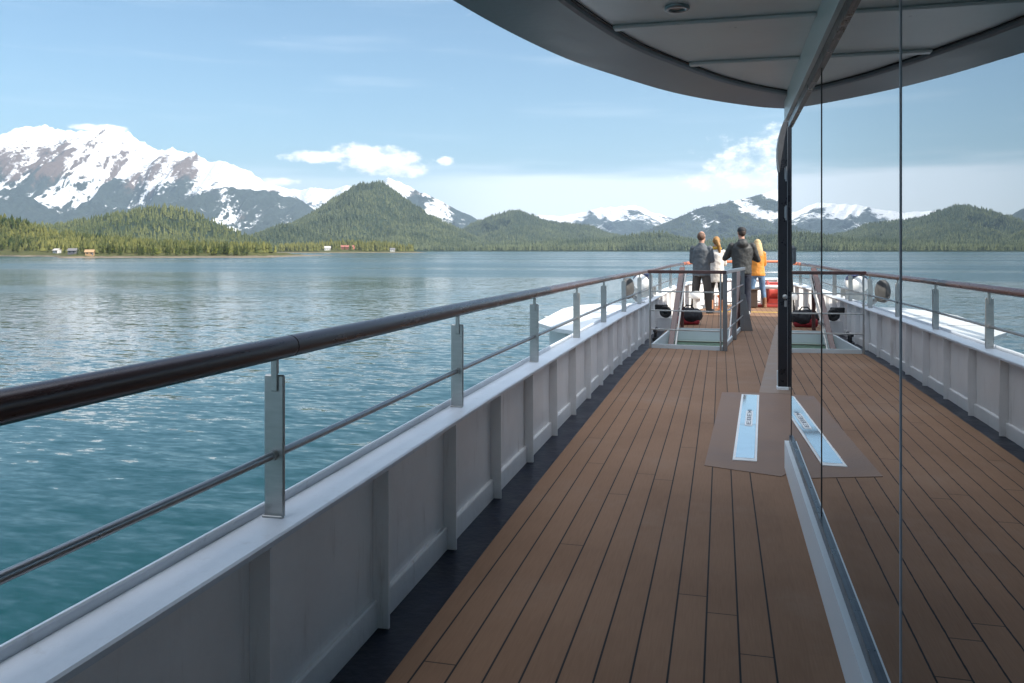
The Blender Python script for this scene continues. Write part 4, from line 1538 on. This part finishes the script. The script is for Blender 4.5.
mb.add([(x, p.y - .009, z) for x, z in tri] + [(x, p.y + .009, z) for x, z in tri], [(0, 1, 2, 3), (7, 6, 5, 4), (0, 4, 5, 1), (1, 5, 6, 2), (2, 6, 7, 3), (3, 7, 4, 0)])
mb.build('gusset', M['bar'], gr)
for z in (0.26, 0.52, 0.78):
    beam(nl, (nrr[0] - .045, nrr[1]), z, z, 0.018, 0.018, 0.003).build('bar', M['steel'], gr)
    beam((nrr[0] + .02, nrr[1] + .02), (fr_[0], fr_[1] - .05), z, z, 0.018, 0.018, 0.003).build('bar', M['steel'], gr)
for (a_, b_, lab) in (((-0.665, 14.95, 1.05), (-0.775, 12.75, -0.35), 'left'), ((0.30, 14.75, 1.03), (0.12, 12.55, -0.40), 'right')):
    hr = empty('stair_handrail', (a_[0], a_[1], zs(a_[1])), 'red brown sloping stair handrail on the bulwark side' if lab == 'left' else 'red brown sloping stair handrail next to the guard rail', 'handrail', 'stair handrails')
    beam(a_[:2], b_[:2], a_[2], b_[2], 0.085, 0.05, 0.006).build('rail', M['flat_wood'], hr)
    s = 0.14 if lab == 'left' else -0.12
    beam((a_[0] + s * .45, a_[1] + .02), (b_[0] + s * .45, b_[1] + .02), a_[2] - .08, b_[2] - .08, 0.03, 0.03, 0.004).build('stringer', M['steel'], hr)
    MB().box(a_[0] - .03, a_[0] + .03, a_[1] - .03, a_[1] + .03, 0.0, a_[2] - .02, 0.004).build('post', M['flat_wood'], hr)
# ------------------------------------------------------------------ things outside and on the fore deck
sp = empty('side_platform', (-1.9, 11.0, zs(11)), 'white moulded platform jutting out from the hull beyond the railing', 'platform')
pts = [(-1.31, 9.35), (-1.95, 9.95), (-2.38, 10.8), (-2.56, 13.6), (-2.50, 14.6), (-2.1, 15.4), (-1.19, 15.6), (-1.25, 13.0), (-1.31, 10.5)]
MB().prism(pts, 0.335, 0.38).build('top', M['gloss_white'], sp)
low = [(-1.31, 9.5), (-1.85, 10.0), (-2.25, 11.0), (-2.25, 13.8), (-1.9, 14.9), (-1.18, 15.2), (-1.24, 13.0), (-1.31, 10.5)]
MB().prism(low, -0.55, 0.334).build('fairing', M['gloss_white'], sp)
mb = MB()
for a_, b_ in (((-1.31, 11.6), (-2.47, 11.75)), ((-1.30, 13.4), (-2.53, 13.5))):
    w_ = beam(a_, b_, 0.386, 0.386, 0.035, 0.012, 0.002)
    mb.add(w_.v, w_.f)
mb.build('rib', M['gloss_white'], sp)
mb = MB().box(-1.48, -1.38, 9.75, 9.85, 0.381, 0.40, 0.004).lathe([(0.02, 0), (0.02, 0.06), (0.01, 0.07)], (-1.43, 9.8, 0.40), 'Z', 10)
mb.build('cleat', M['rubber'], sp)

# round side lamp facing outboard and the white canister beyond it
lp = empty('deck_lamp', (-1.40, 13.0, zs(13) + 0.42), 'round grey deck lamp on a foot outside the handrail', 'lamp')
mb = MB().lathe([(0.02, -0.02), (0.12, -0.015), (0.155, 0.0), (0.165, 0.02), (0.165, 0.05), (0.150, 0.06)], (0, 0, 0), 'Y', 26)
c_, s_ = math.cos(1.2), math.sin(1.2)
mb.v = [(x * c_ - y * s_ - 1.36, x * s_ + y * c_ + 12.8, z + 0.765) for x, y, z in mb.v]
mb.build('housing', M['brown_disc'], lp)
mb = MB().lathe([(0.148, 0.0605), (0.13, 0.072), (0.02, 0.08)], (0, 0, 0), 'Y', 26)
mb.v = [(x * c_ - y * s_ - 1.36, x * s_ + y * c_ + 12.8, z + 0.765) for x, y, z in mb.v]
mb.build('lens', M['brown_disc'], lp)
MB().tube([(-1.25, 13.05, 0.54), (-1.27, 12.95, 0.59), (-1.32, 12.86, 0.65)], 0.035, 10).box(-1.27, -1.15, 12.98, 13.12, 0.538, 0.55, 0.003).build('foot', M['steel'], lp)
cn = empty('raft_canister', (-1.37, 15.4, zs(15.4) + 0.4), 'white raft canister with navy cover lying outside the rail by the bow', 'canister')
mb = MB().lathe([(0.04, -0.55), (0.11, -0.52), (0.135, -0.45), (0.135, -0.02), (0.145, -0.015), (0.145, 0.015), (0.135, 0.02), (0.135, 0.45), (0.11, 0.52), (0.04, 0.55)], (-1.37, 15.2, 0.80), 'Y', 26)
mb.build('drum', M['gloss_white'], cn)
mb = MB().lathe([(0.138, 0.25), (0.138, 0.46), (0.113, 0.535), (0.04, 0.565)], (-1.37, 15.2, 0.80), 'Y', 26)
mb.build('end_cap', M['grey_blue'], cn)
mb = MB()
vs, fs = [], []
for j, yy in enumerate((14.75, 15.50)):
    for k in range(9):
        a = R(20 + 140 * k / 8)
        vs.append((-1.37 + 0.142 * math.cos(a), yy, 0.805 + 0.142 * math.sin(a)))
for k in range(8):
    fs.append((k, k + 1, 10 + k, 9 + k))
cvr = mb.add(vs, fs, True).build('cover', M['navy'], cn)
sm_ = cvr.modifiers.new('thick', 'SOLIDIFY')
sm_.thickness = 0.008
sm_.offset = 1
for yy in (14.9, 15.5):
    MB().box(-1.50, -1.16, yy - .03, yy + .03, 0.53, 0.69, 0.004).build('cradle', M['steel'], cn)

# fairlead on the inside of the bulwark and lower steel lumps beside the stairs
fl = empty('fairlead', (-1.06, 14.6, zs(14.6) + 0.3), 'black round mooring fairlead on the inner face of the bulwark', 'fairlead')
prof = []
for k in range(13):
    a = math.pi * 2 * k / 12
    prof.append((0.075 + 0.030 * math.cos(a), 0.035 * math.sin(a)))
mb = MB()
n = 24
vs, fs = [], []
for (r, h) in prof[:-1]:
    for k in range(n):
        a = 6.28318 * k / n
        vs.append((-1.03 + h * 0.6 + 0.035, 14.55 + r * math.cos(a) * 1.15, 0.30 + r * math.sin(a)))
m_ = len(prof) - 1
for i in range(m_):
    for k in range(n):
        fs.append((i * n + k, i * n + (k + 1) % n, ((i + 1) % m_) * n + (k + 1) % n, ((i + 1) % m_) * n + k))
# turned so that its opening looks aft and inboard
vs = [((x + 1.0) * 0.5 - (y - 14.55) * 0.86 - 0.93, (x + 1.0) * 0.86 + (y - 14.55) * 0.5 + 14.5, z) for x, y, z in vs]
mb.add(vs, fs, True).build('ring', M['rubber'], fl)
MB().box(-1.11, -0.89, 14.53, 14.60, 0.33, 0.42, 0.01).lathe([(0.076, 0.05), (0.076, 0.06)], (-0.93, 14.5, 0.30), 'Y', 20).build('hood', M['rubber'], fl)
MB().box(-1.10, -0.80, 14.6, 14.64, -0.04, 0.19, 0.004).build('bracket', M['bulwark'], fl)
bt = empty('mooring_cleat', (-0.99, 13.2, zs(13.2)), 'low black mooring cleat in the waterway beside the stair opening', 'cleat')
MB().box(-1.03, -0.95, 12.95, 13.25, -0.045, 0.0, 0.006).build('base', M['rubber'], bt)
mb = MB().tube([(-0.99, 13.03, 0.0), (-0.99, 13.03, 0.09)], 0.022, 12).tube([(-0.99, 13.17, 0.0), (-0.99, 13.17, 0.09)], 0.022, 12).tube([(-0.99, 12.88, 0.115), (-0.99, 12.98, 0.10), (-0.99, 13.22, 0.10), (-0.99, 13.32, 0.115)], 0.024, 12)
mb.build('horns', M['rubber'], bt)

# yellow line, red windlass, orange bollards
o = MB().prism([(0.0, 19.35), (3.4, 19.35), (3.4, 19.47), (0.0, 19.47)], -0.01, 0.004).build('deck_line', M['yellow'])
tag(o, 'yellow painted line across the foredeck planks', 'line', kind='structure')
wl = empty('anchor_windlass', (1.35, 21.4, zs(21.4)), 'red anchor windlass on white legs at the bow', 'windlass')
MB().box(0.80, 2.6, 21.15, 21.75, 0.0, 0.07, 0.012).build('base', M['red_paint'], wl)
MB().lathe([(0.10, -.30), (0.27, -.29), (0.27, -.25), (0.18, -.22), (0.18, .22), (0.27, .25), (0.27, .29), (0.10, .30)], (1.38, 21.45, 0.38), 'X', 26).build('drum', M['red_paint'], wl)
MB().box(1.70, 2.5, 21.2, 21.7, 0.07, 0.62, 0.03, seg=2).build('gearbox', M['red_paint'], wl)
for x_ in (0.98, 1.74):
    MB().box(x_ - .03, x_ + .03, 21.30, 21.60, 0.07, 0.46, 0.008).build('leg', M['gloss_white'], wl)
MB().tube([(0.80, 21.3, 0.45), (1.05, 21.2, 0.50), (1.40, 21.15, 0.50), (1.72, 21.2, 0.46)], 0.05, 12).build('hawser_guide', M['gloss_white'], wl)
MB().box(1.10, 1.62, 22.25, 22.65, 0.0, 0.58, 0.02).build('locker', M['red_paint'], wl)
for k, (bx, by, lab) in enumerate(((0.02, 20.2, 'short orange bollard behind the legs of the woman in the cream coat'),)):
    bo = empty('mooring_bollard', (bx, by, zs(by)), lab, 'bollard')
    MB().box(bx - .12, bx + .12, by - .12, by + .12, 0, 0.02, 0.004).build('base', M['orange_paint'], bo)
    MB().lathe([(0.085, 0.02), (0.08, 0.26), (0.105, 0.30), (0.105, 0.33), (0.06, 0.35)], (bx, by, 0), 'Z', 20).build('post', M['orange_paint'], bo)
for k, (bx, by, lab) in enumerate(((-0.52, 18.6, 'white ventilator head on the foredeck nearest the bulwark'), (-0.22, 20.3, 'white ventilator head nearer the bow'))):
    vn = empty('ventilator', (bx, by, zs(by)), lab, 'ventilator', 'white ventilators on the foredeck')
    MB().lathe([(0.075, 0.0), (0.075, 0.34), (0.07, 0.36)], (bx, by, 0), 'Z', 18).build('stem', M['gloss_white'], vn)
    MB().lathe([(0.16, 0.33), (0.17, 0.36), (0.165, 0.43), (0.12, 0.475), (0.03, 0.49)], (bx, by, 0), 'Z', 22).build('head', M['gloss_white'], vn)
bx_ = empty('deck_box', (0.62, 21.0, zs(21)), 'low brown locker behind the blonde woman', 'box')
MB().box(0.40, 0.86, 20.9, 21.3, 0.02, 0.42, 0.01).build('body', M['nosing'], bx_)
MB().box(0.38, 0.88, 20.88, 21.32, 0.421, 0.46, 0.01).build('lid', M['nosing'], bx_)


# ------------------------------------------------------------------ soft bodies: unions of tapered limbs, remeshed to one skin
def remesh(mb, name, material, parent, vox, shear=False, smooth_it=4, wrinkle=0.0, cut=None):
    """the collected primitives become one continuous surface"""
    o = mb.build(name + '_tmp', material, None, shear=False)
    m = o.modifiers.new('r', 'REMESH')
    m.mode = 'VOXEL'
    m.voxel_size = vox
    m.use_smooth_shade = True
    s = o.modifiers.new('s', 'SMOOTH')
    s.iterations = smooth_it
    s.factor = 0.5
    if wrinkle:
        tx = bpy.data.textures.get('folds') or bpy.data.textures.new('folds', 'CLOUDS')
        tx.noise_scale = 0.09
        d = o.modifiers.new('d', 'DISPLACE')
        d.texture = tx
        d.strength = wrinkle
        d.mid_level = 0.5
    dg = bpy.context.evaluated_depsgraph_get()
    me = bpy.data.meshes.new_from_object(o.evaluated_get(dg))
    bpy.data.objects.remove(o)
    me.name = name
    ob = bpy.data.objects.new(name, me)
    COL.objects.link(ob)
    if parent:
        ob.parent = parent
    return ob


def capsule(mb, a, b, ra, rb, n=14, fa=1.0):
    """tapered limb with round ends"""
    a, b = Vector(a), Vector(b)
    d = (b - a).normalized()
    pts, rs = [], []
    for k in range(5):
        t = math.pi / 2 * (1 - k / 4)
        pts.append(a - d * ra * math.sin(t) * .98)
        rs.append(max(ra * math.cos(t), 0.002))
    for k in range(1, 4):
        pts.append(a.lerp(b, k / 4))
        rs.append(ra + (rb - ra) * k / 4)
    for k in range(5):
        t = math.pi / 2 * k / 4
        pts.append(b + d * rb * math.sin(t) * .98)
        rs.append(max(rb * math.cos(t), 0.002))
    mb.tube(pts, rs, n)


def loft(mb, secs, n=24):
    """stacked ellipses (x, y, z, rx, ry)"""
    vs, fs = [], []
    for (x, y, z, rx, ry) in secs:
        for k in range(n):
            a = 6.283185 * k / n
            vs.append((x + rx * math.cos(a), y + ry * math.sin(a), z))
    for i in range(len(secs) - 1):
        for k in range(n):
            fs.append((i * n + k, i * n + (k + 1) % n, (i + 1) * n + (k + 1) % n, (i + 1) * n + k))
    mb.add(vs, fs, True)
    mb.add(vs[:n], [tuple(reversed(range(n)))])
    mb.add(vs[-n:], [tuple(range(n))])


def ball(mb, c, rx, ry, rz, n=18):
    loft(mb, [(c[0], c[1], c[2] + rz * math.sin(t), max(rx * math.cos(t), .001), max(ry * math.cos(t), .001)) for t in [R(-90 + 180 * k / 12) for k in range(13)]], n)


SKIN = mat('skin', (0.50, 0.27, 0.19), 0.5, 0, 0.08, 14)
EYE_M = mat('eye_white', (0.75, 0.73, 0.70), 0.2, 0, 0.02, 10)


def person(loc, rz, label, H, fem, jacket, trousers, shoes, hair, pose, hood=False, scarf=None, cap_m=None, coat=0.0, stance=0.10, lean=0.0, head_turn=0.0, crouch=0.0, boots=False):
    """standing figure seen from behind: local +Y is the way it faces; one skin, clothes and hair as children"""
    root = empty('person', (loc[0], loc[1], zs(loc[1])), label, 'person', None, rz)
    s = H / 1.80

    def S(x, y, z):
        return (x * s, (y + lean * max(z - 0.9, 0)) * s, z * s)
    sh = 0.180 if fem else (0.228 if hood else 0.208)          # half shoulder width
    hip = 0.098 if fem else 0.092
    hw = 0.165 if fem else 0.165
    wst = 0.128 if fem else 0.158
    ch = 0.150 if fem else (0.203 if hood else 0.182)
    body = MB()
    # torso
    tor = [(0, .00, .86, hw * .9, .105), (0, .0, .93, hw, .118), (0, .0, 1.02, (hw + wst) / 2, .108), (0, .0, 1.12, wst, .100), (0, .0, 1.26, ch * .97, .112), (0, -.005, 1.37, ch, .112), (0, -.01, 1.45, ch * .80, .085), (0, -.01, 1.50, .07, .06)]
    tor = [(x * s, (y + lean * max(z - .9, 0)) * s, z * s, rx * s, ry * s) for x, y, z, rx, ry in tor]
    loft(body, tor)
    capsule(body, S(0, -.01, 1.46), S(0, .012, 1.60), .060 * s, .056 * s)
    # head: skull, jaw, nose, ears
    hc = Vector(S(0, .02, 1.685))

    def Hd(x, y, z):
        c, q_ = math.cos(head_turn), math.sin(head_turn)
        return (hc.x + (x * c - y * q_) * s, hc.y + (x * q_ + y * c) * s, hc.z + z * s)
    ball(body, Hd(0, -.008, .012), .076 * s, .098 * s, .103 * s)
    ball(body, Hd(0, .035, -.05), .058 * s, .062 * s, .075 * s)
    capsule(body, Hd(0, .088, .012), Hd(0, .110, -.022), .008 * s, .014 * s, 8)
    for e in (-1, 1):
        capsule(body, Hd(e * .078, -.012, .02), Hd(e * .076, -.006, -.025), .017 * s, .011 * s, 8)
    capsule(body, Hd(-.02, .092, -.058), Hd(.02, .092, -.058), .009 * s, .009 * s, 8)
    # legs
    legs = []
    for e in (-1, 1):
        hp_, kn, an = S(e * hip, 0, .90), S(e * (hip + stance * .45), .015, .50), S(e * (hip + stance * .8), -.015, .085)
        legs.append((hp_, kn, an))
        capsule(body, hp_, kn, .085 * s, .056 * s)
        capsule(body, kn, an, .055 * s, .040 * s)
        capsule(body, (an[0], an[1] - .02 * s, .045 * s), (an[0] + e * .025 * s, an[1] + .16 * s, .035 * s), .042 * s, .034 * s)
    # arms and hands
    arms = []
    for e, (el, wr) in zip((-1, 1), pose):
        sp_ = S(e * (sh - .02), -.01, 1.425)
        el_, wr_ = S(e * el[0], el[1], el[2]), S(e * wr[0], wr[1], wr[2])
        arms.append((sp_, el_, wr_))
        capsule(body, sp_, el_, .055 * s, .042 * s)
        capsule(body, el_, wr_, .041 * s, .029 * s)
        d = (Vector(wr_) - Vector(el_)).normalized()
        side = d.cross(Vector((0, 0, 1)))
        side = (side if side.length > .1 else Vector((0, 1, 0))).normalized() * (-e)
        upv = side.cross(d).normalized()
        w0 = Vector(wr_)
        loft_pts = [(w0 + d * t * s) for t in (.0, .045, .09)]
        for t in (-.028, -.009, .010, .028):
            capsule(body, w0 + d * .01 * s + side * t * .6 * s, w0 + d * .085 * s + side * t * s, .016 * s, .012 * s, 8)
        for t, L_ in ((-.030, .062), (-.010, .078), (.011, .074), (.031, .056)):        # four unequal fingers, bent at the knuckles
            p0 = w0 + d * .085 * s + side * t * s
            p1 = p0 + d * L_ * .5 * s + side * t * .12 * s
            p2 = p1 + (d * .45 - upv * .75).normalized() * L_ * .5 * s
            capsule(body, p0, p1, .0095 * s, .009 * s, 8)
            capsule(body, p1, p2, .009 * s, .007 * s, 8)
        th0 = w0 + d * .03 * s - side * .03 * s
        th1 = th0 + (d * .6 - side * .7 - upv * .2).normalized() * .045 * s
        th2 = th1 + (d * .9 - upv * .3).normalized() * .032 * s
        capsule(body, th0, th1, .013 * s, .011 * s, 8)
        capsule(body, th1, th2, .011 * s, .008 * s, 8)
    remesh(body, 'body', SKIN, root, .0075 * s, smooth_it=2)
    for e in (-1, 1):
        ey = MB()
        ball(ey, Hd(e * .030, .0825, .008), .0125 * s, .0125 * s, .010 * s, 10)
        o = ey.build('eye', EYE_M, None, shear=False)
        o.parent = root
    # jacket / coat
    j = MB()
    hem = .84 - coat
    top = [(0, -.0, hem, hw + .035 + coat * .06, .145), (0, 0, hem + .03, hw + .036 + coat * .05, .148), (0, 0, .95, hw + .03, .142), (0, 0, 1.10, wst + .040, .135), (0, 0, 1.26, ch + .022, .138), (0, -.005, 1.38, ch + .022, .136), (0, -.012, 1.455, ch * .84, .105), (0, -.012, 1.515, .082, .078), (0, -.008, 1.545, .074, .074)]
    loft(j, [(x * s, (y + lean * max(z - .9, 0)) * s, z * s, rx * s, ry * s) for x, y, z, rx, ry in top])
    for (a_, b_, c_) in arms:
        capsule(j, a_, b_, (.062 if fem else .068) * s, .055 * s)
        capsule(j, b_, Vector(b_).lerp(Vector(c_), .93), .055 * s, .041 * s)
    if hood:
        ball(j, S(0, -.115, 1.455), .118 * s, .062 * s, .085 * s)
        ball(j, S(0, -.09, 1.52), .10 * s, .055 * s, .05 * s)
    remesh(j, 'jacket', jacket, root, .010 * s, smooth_it=3, wrinkle=.022)
    # trousers
    t_ = MB()
    loft(t_, [(0, 0, .80 * s, (hw + .008) * s, .12 * s), (0, 0, .90 * s, (hw + .014) * s, .128 * s), (0, 0, 1.0 * s, (hw + .004) * s, .118 * s)])
    slim = .014 if fem else .028
    for (h_, k_, a_) in legs:
        capsule(t_, (h_[0], h_[1], h_[2] - .02), k_, (.094 + slim * .3) * s, (.058 + slim) * s)
        capsule(t_, k_, Vector(a_) + Vector((0, 0, (.14 if boots else -.015) * s)), (.057 + slim) * s, (.043 + slim) * s)
    remesh(t_, 'trousers', trousers, root, .010 * s, smooth_it=3, wrinkle=.014)
    for e, (h_, k_, a_) in zip((-1, 1), legs):
        b = MB()
        capsule(b, (a_[0], a_[1] - .03 * s, .052 * s), (a_[0] + e * .03 * s, a_[1] + .175 * s, .045 * s), .053 * s, .045 * s)
        capsule(b, (a_[0], a_[1] - .015 * s, .06 * s), (a_[0], a_[1] - .01 * s, (.24 if boots else .10) * s), .055 * s, .058 * s)
        b.box(a_[0] - .05 * s, a_[0] + .05 * s, a_[1] - .085 * s, a_[1] + .21 * s, 0.004, .03 * s, .01)
        remesh(b, 'shoe', shoes, root, .008 * s, smooth_it=2)
    # hair
    hm, style = hair
    h_ = MB()
    if style == 'short':
        ball(h_, Hd(0, -.022, .020), .0835 * s, .098 * s, .100 * s)
    elif style == 'fringe':
        ball(h_, Hd(0, -.026, .004), .087 * s, .098 * s, .099 * s)
    elif style == 'long':
        ball(h_, Hd(0, -.020, .020), .090 * s, .105 * s, .108 * s)
        loft(h_, [(Hd(0, -.06, z)[0] + o_ * s, Hd(0, -.06, z)[1] - yb * s, Hd(0, 0, z)[2], rx * s, ry * s) for z, rx, ry, yb, o_ in
                  ((-.36, .030, .020, .055, .03), (-.31, .075, .040, .062, .02), (-.25, .100, .050, .068, .01), (-.18, .112, .058, .062, .0), (-.08, .100, .070, .035, .0), (.02, .088, .075, .0, .0))])
    elif style == 'tail':
        ball(h_, Hd(0, -.020, .020), .086 * s, .102 * s, .106 * s)
        for a_, b_, ra, rb in (((.01, -.11, .02), (.055, -.13, -.10), .045, .050), ((.055, -.13, -.10), (.075, -.12, -.24), .050, .034), ((.075, -.12, -.24), (.07, -.10, -.33), .034, .012)):
            capsule(h_, Hd(*a_), Hd(*b_), ra * s, rb * s)
    remesh(h_, 'hair', hm, root, .008 * s, smooth_it=2, wrinkle=.012)
    if scarf:
        b = MB()
        for k in range(12):
            a0, a1 = 6.283 * k / 12, 6.283 * (k + 1) / 12
            capsule(b, S(.085 * math.cos(a0), .085 * math.sin(a0) - .01, 1.52 + .012 * math.sin(3 * a0)), S(.085 * math.cos(a1), .085 * math.sin(a1) - .01, 1.52 + .012 * math.sin(3 * a1)), .036 * s, .036 * s, 10)
        remesh(b, 'scarf', scarf, root, .009 * s, smooth_it=2, wrinkle=.012)
    if cap_m:
        b = MB()
        loft(b, [(Hd(0, -.012, z)[0], Hd(0, -.012, z)[1], Hd(0, 0, z)[2], rx * s, rx * 1.14 * s) for z, rx in ((.030, .092), (.06, .0925), (.09, .085), (.115, .066), (.130, .035), (.134, .008))])
        b.box(hc.x - .068 * s, hc.x + .068 * s, hc.y + .06 * s, hc.y + .175 * s, hc.z + .034 * s, hc.z + .042 * s, .003)
        remesh(b, 'cap', cap_m, root, .006 * s, smooth_it=2)
    return root


CL = {
    'grey_jacket': mat('grey_softshell', (0.105, 0.115, 0.125), 0.75, 0, 0.2, 6, 0.2, 60),
    'brown_trousers': mat('dark_brown_trousers', (0.060, 0.052, 0.048), 0.85, 0, 0.2, 8, 0.2, 60),
    'cream_coat': mat('cream_wool_coat', (0.66, 0.62, 0.57), 0.85, 0, 0.06, 8, 0.2, 70),
    'leggings': mat('black_leggings', (0.022, 0.022, 0.025), 0.8, 0, 0.2, 8),
    'black_jacket': mat('black_hooded_jacket', (0.034, 0.036, 0.036), 0.65, 0, 0.3, 5, 0.2, 60),
    'navy_trousers': mat('dark_navy_trousers', (0.018, 0.022, 0.038), 0.85, 0, 0.2, 8, 0.2, 60),
    'orange_jacket': mat('orange_puffer', (0.60, 0.24, 0.035), 0.6, 0, 0.12, 6, 0.2, 30),
    'jeans': mat('blue_jeans', (0.115, 0.20, 0.32), 0.85, 0, 0.3, 7, 0.2, 90),
    'dark_shoe': mat('dark_shoes', (0.025, 0.022, 0.022), 0.6, 0, 0.2, 9),
    'brown_boot': mat('brown_boots', (0.20, 0.095, 0.045), 0.6, 0, 0.2, 9),
    'tan_boot': mat('tan_boots', (0.42, 0.20, 0.10), 0.6, 0, 0.15, 9),
    'grey_shoe': mat('grey_shoes', (0.30, 0.31, 0.33), 0.6, 0, 0.15, 9),
    'grey_hair': mat('short_ginger_grey_hair', (0.13, 0.068, 0.042), 0.6, 0, 0.3, 30, 0.4, 90, stretch=(3, 3, .6)),
    'auburn': mat('auburn_hair', (0.34, 0.17, 0.045), 0.5, 0, 0.35, 25, 0.4, 90, stretch=(3, 3, .4)),
    'blonde': mat('blonde_hair', (0.56, 0.39, 0.19), 0.5, 0, 0.2, 25, 0.4, 90, stretch=(3, 3, .4)),
    'dark_hair': mat('dark_brown_hair', (0.05, 0.032, 0.024), 0.6, 0, 0.2, 25),
    'mustard': mat('mustard_scarf', (0.56, 0.33, 0.04), 0.85, 0, 0.15, 10, 0.3, 60),
    'black_cap': mat('black_cap', (0.018, 0.018, 0.02), 0.7, 0, 0.2, 9),
}
FRONT = [((.245, .06, 1.13), (.10, .27, 1.20)), ((.245, .06, 1.13), (.10, .27, 1.20))]
CROSS = [((.235, .03, 1.14), (-.02, .20, 1.16)), ((.235, .03, 1.16), (-.02, .22, 1.20))]
CAMERA = [((.34, .06, 1.16), (.12, .27, 1.28)), ((.335, .05, 1.13), (.10, .26, 1.22))]
FOLD = [((.205, .05, 1.14), (.04, .20, 1.14)), ((.205, .05, 1.14), (.05, .22, 1.16))]


def spot(px, py):
    """deck point seen at a pixel"""
    d = EYE * F / (py - 255.0)
    xc = (px - 512) / F * d
    return cam_to_world(xc, d)


person(spot(701.5, 313.0), -0.28, 'balding man in grey jacket and dark trousers with arms folded', 1.80, False, CL['grey_jacket'], CL['brown_trousers'], CL['dark_shoe'], (CL['grey_hair'], 'fringe'), CROSS, coat=0.02, stance=.10, head_turn=-.25)
person(spot(716.5, 311.0), 0.22, 'woman with auburn ponytail and mustard scarf in cream coat', 1.70, True, CL['cream_coat'], CL['leggings'], CL['tan_boot'], (CL['auburn'], 'tail'), FOLD, scarf=CL['mustard'], coat=0.14, stance=.05, head_turn=-.2, boots=True)
person(spot(742.0, 314.5), 0.12, 'tall man in black cap and black hooded jacket', 1.87, False, CL['black_jacket'], CL['navy_trousers'], CL['grey_shoe'], (CL['dark_hair'], 'short'), CAMERA, hood=True, cap_m=CL['black_cap'], coat=0.0, stance=.02, lean=.05, head_turn=.25)
person(spot(757.5, 307.5), 0.30, 'woman with long blonde hair in orange jacket and blue jeans', 1.66, True, CL['orange_jacket'], CL['jeans'], CL['brown_boot'], (CL['blonde'], 'long'), FOLD, coat=0.0, stance=.10, boots=True)

bx0, by0 = spot(689.5, 324.5)
bg_ = empty('duffel_bag', (bx0, by0, zs(by0)), 'black duffel bag with a dark red base lying by the stair opening', 'bag')
m = MB()
capsule(m, (-.13, .02, .175), (.12, .06, .165), .140, .128)
ball(m, (0.02, 0, .15), .19, .16, .15)
remesh(m, 'bag_body', M['black_cloth'], bg_, .014, smooth_it=3, wrinkle=.03)
m = MB()
capsule(m, (-.17, -.07, .062), (.13, -.06, .056), .066, .056)
ball(m, (-.15, -.08, .09), .085, .08, .085)
remesh(m, 'red_base', M['red_cloth'], bg_, .012, smooth_it=3, wrinkle=.02)
m = MB().tube([(-.10, -.06, .30), (-.06, -.05, .355), (.04, -.04, .355), (.08, -.03, .29)], .012, 8)
h_ = m.build('handle', M['black_cloth'], None, shear=False)
h_.parent = bg_

# ------------------------------------------------------------------ sea air
HAZE = 5.6e-5
bm = bmesh.new()
bmesh.ops.create_cube(bm, size=1)
for v in bm.verts:
    v.co = Vector((v.co.x * 33500, v.co.y * 33500, v.co.z * 1640 + 815 + WATER))
me = bpy.data.meshes.new('haze')
bm.to_mesh(me)
bm.free()
hz = bpy.data.objects.new('haze', me)
COL.objects.link(hz)
tag(hz, 'thin pale sea haze over the whole inlet', 'haze', kind='stuff')
m = bpy.data.materials.new('sea_haze')
m.use_nodes = True
N, L = m.node_tree.nodes, m.node_tree.links
N.remove(N['Principled BSDF'])
pv = N.new('ShaderNodeVolumePrincipled')
pv.inputs['Color'].default_value = (0.62, 0.80, 1.0, 1)
pv.inputs['Density'].default_value = HAZE
pv.inputs['Anisotropy'].default_value = 0.2
L.new(pv.outputs[0], N['Material Output'].inputs['Volume'])
me.materials.append(m)
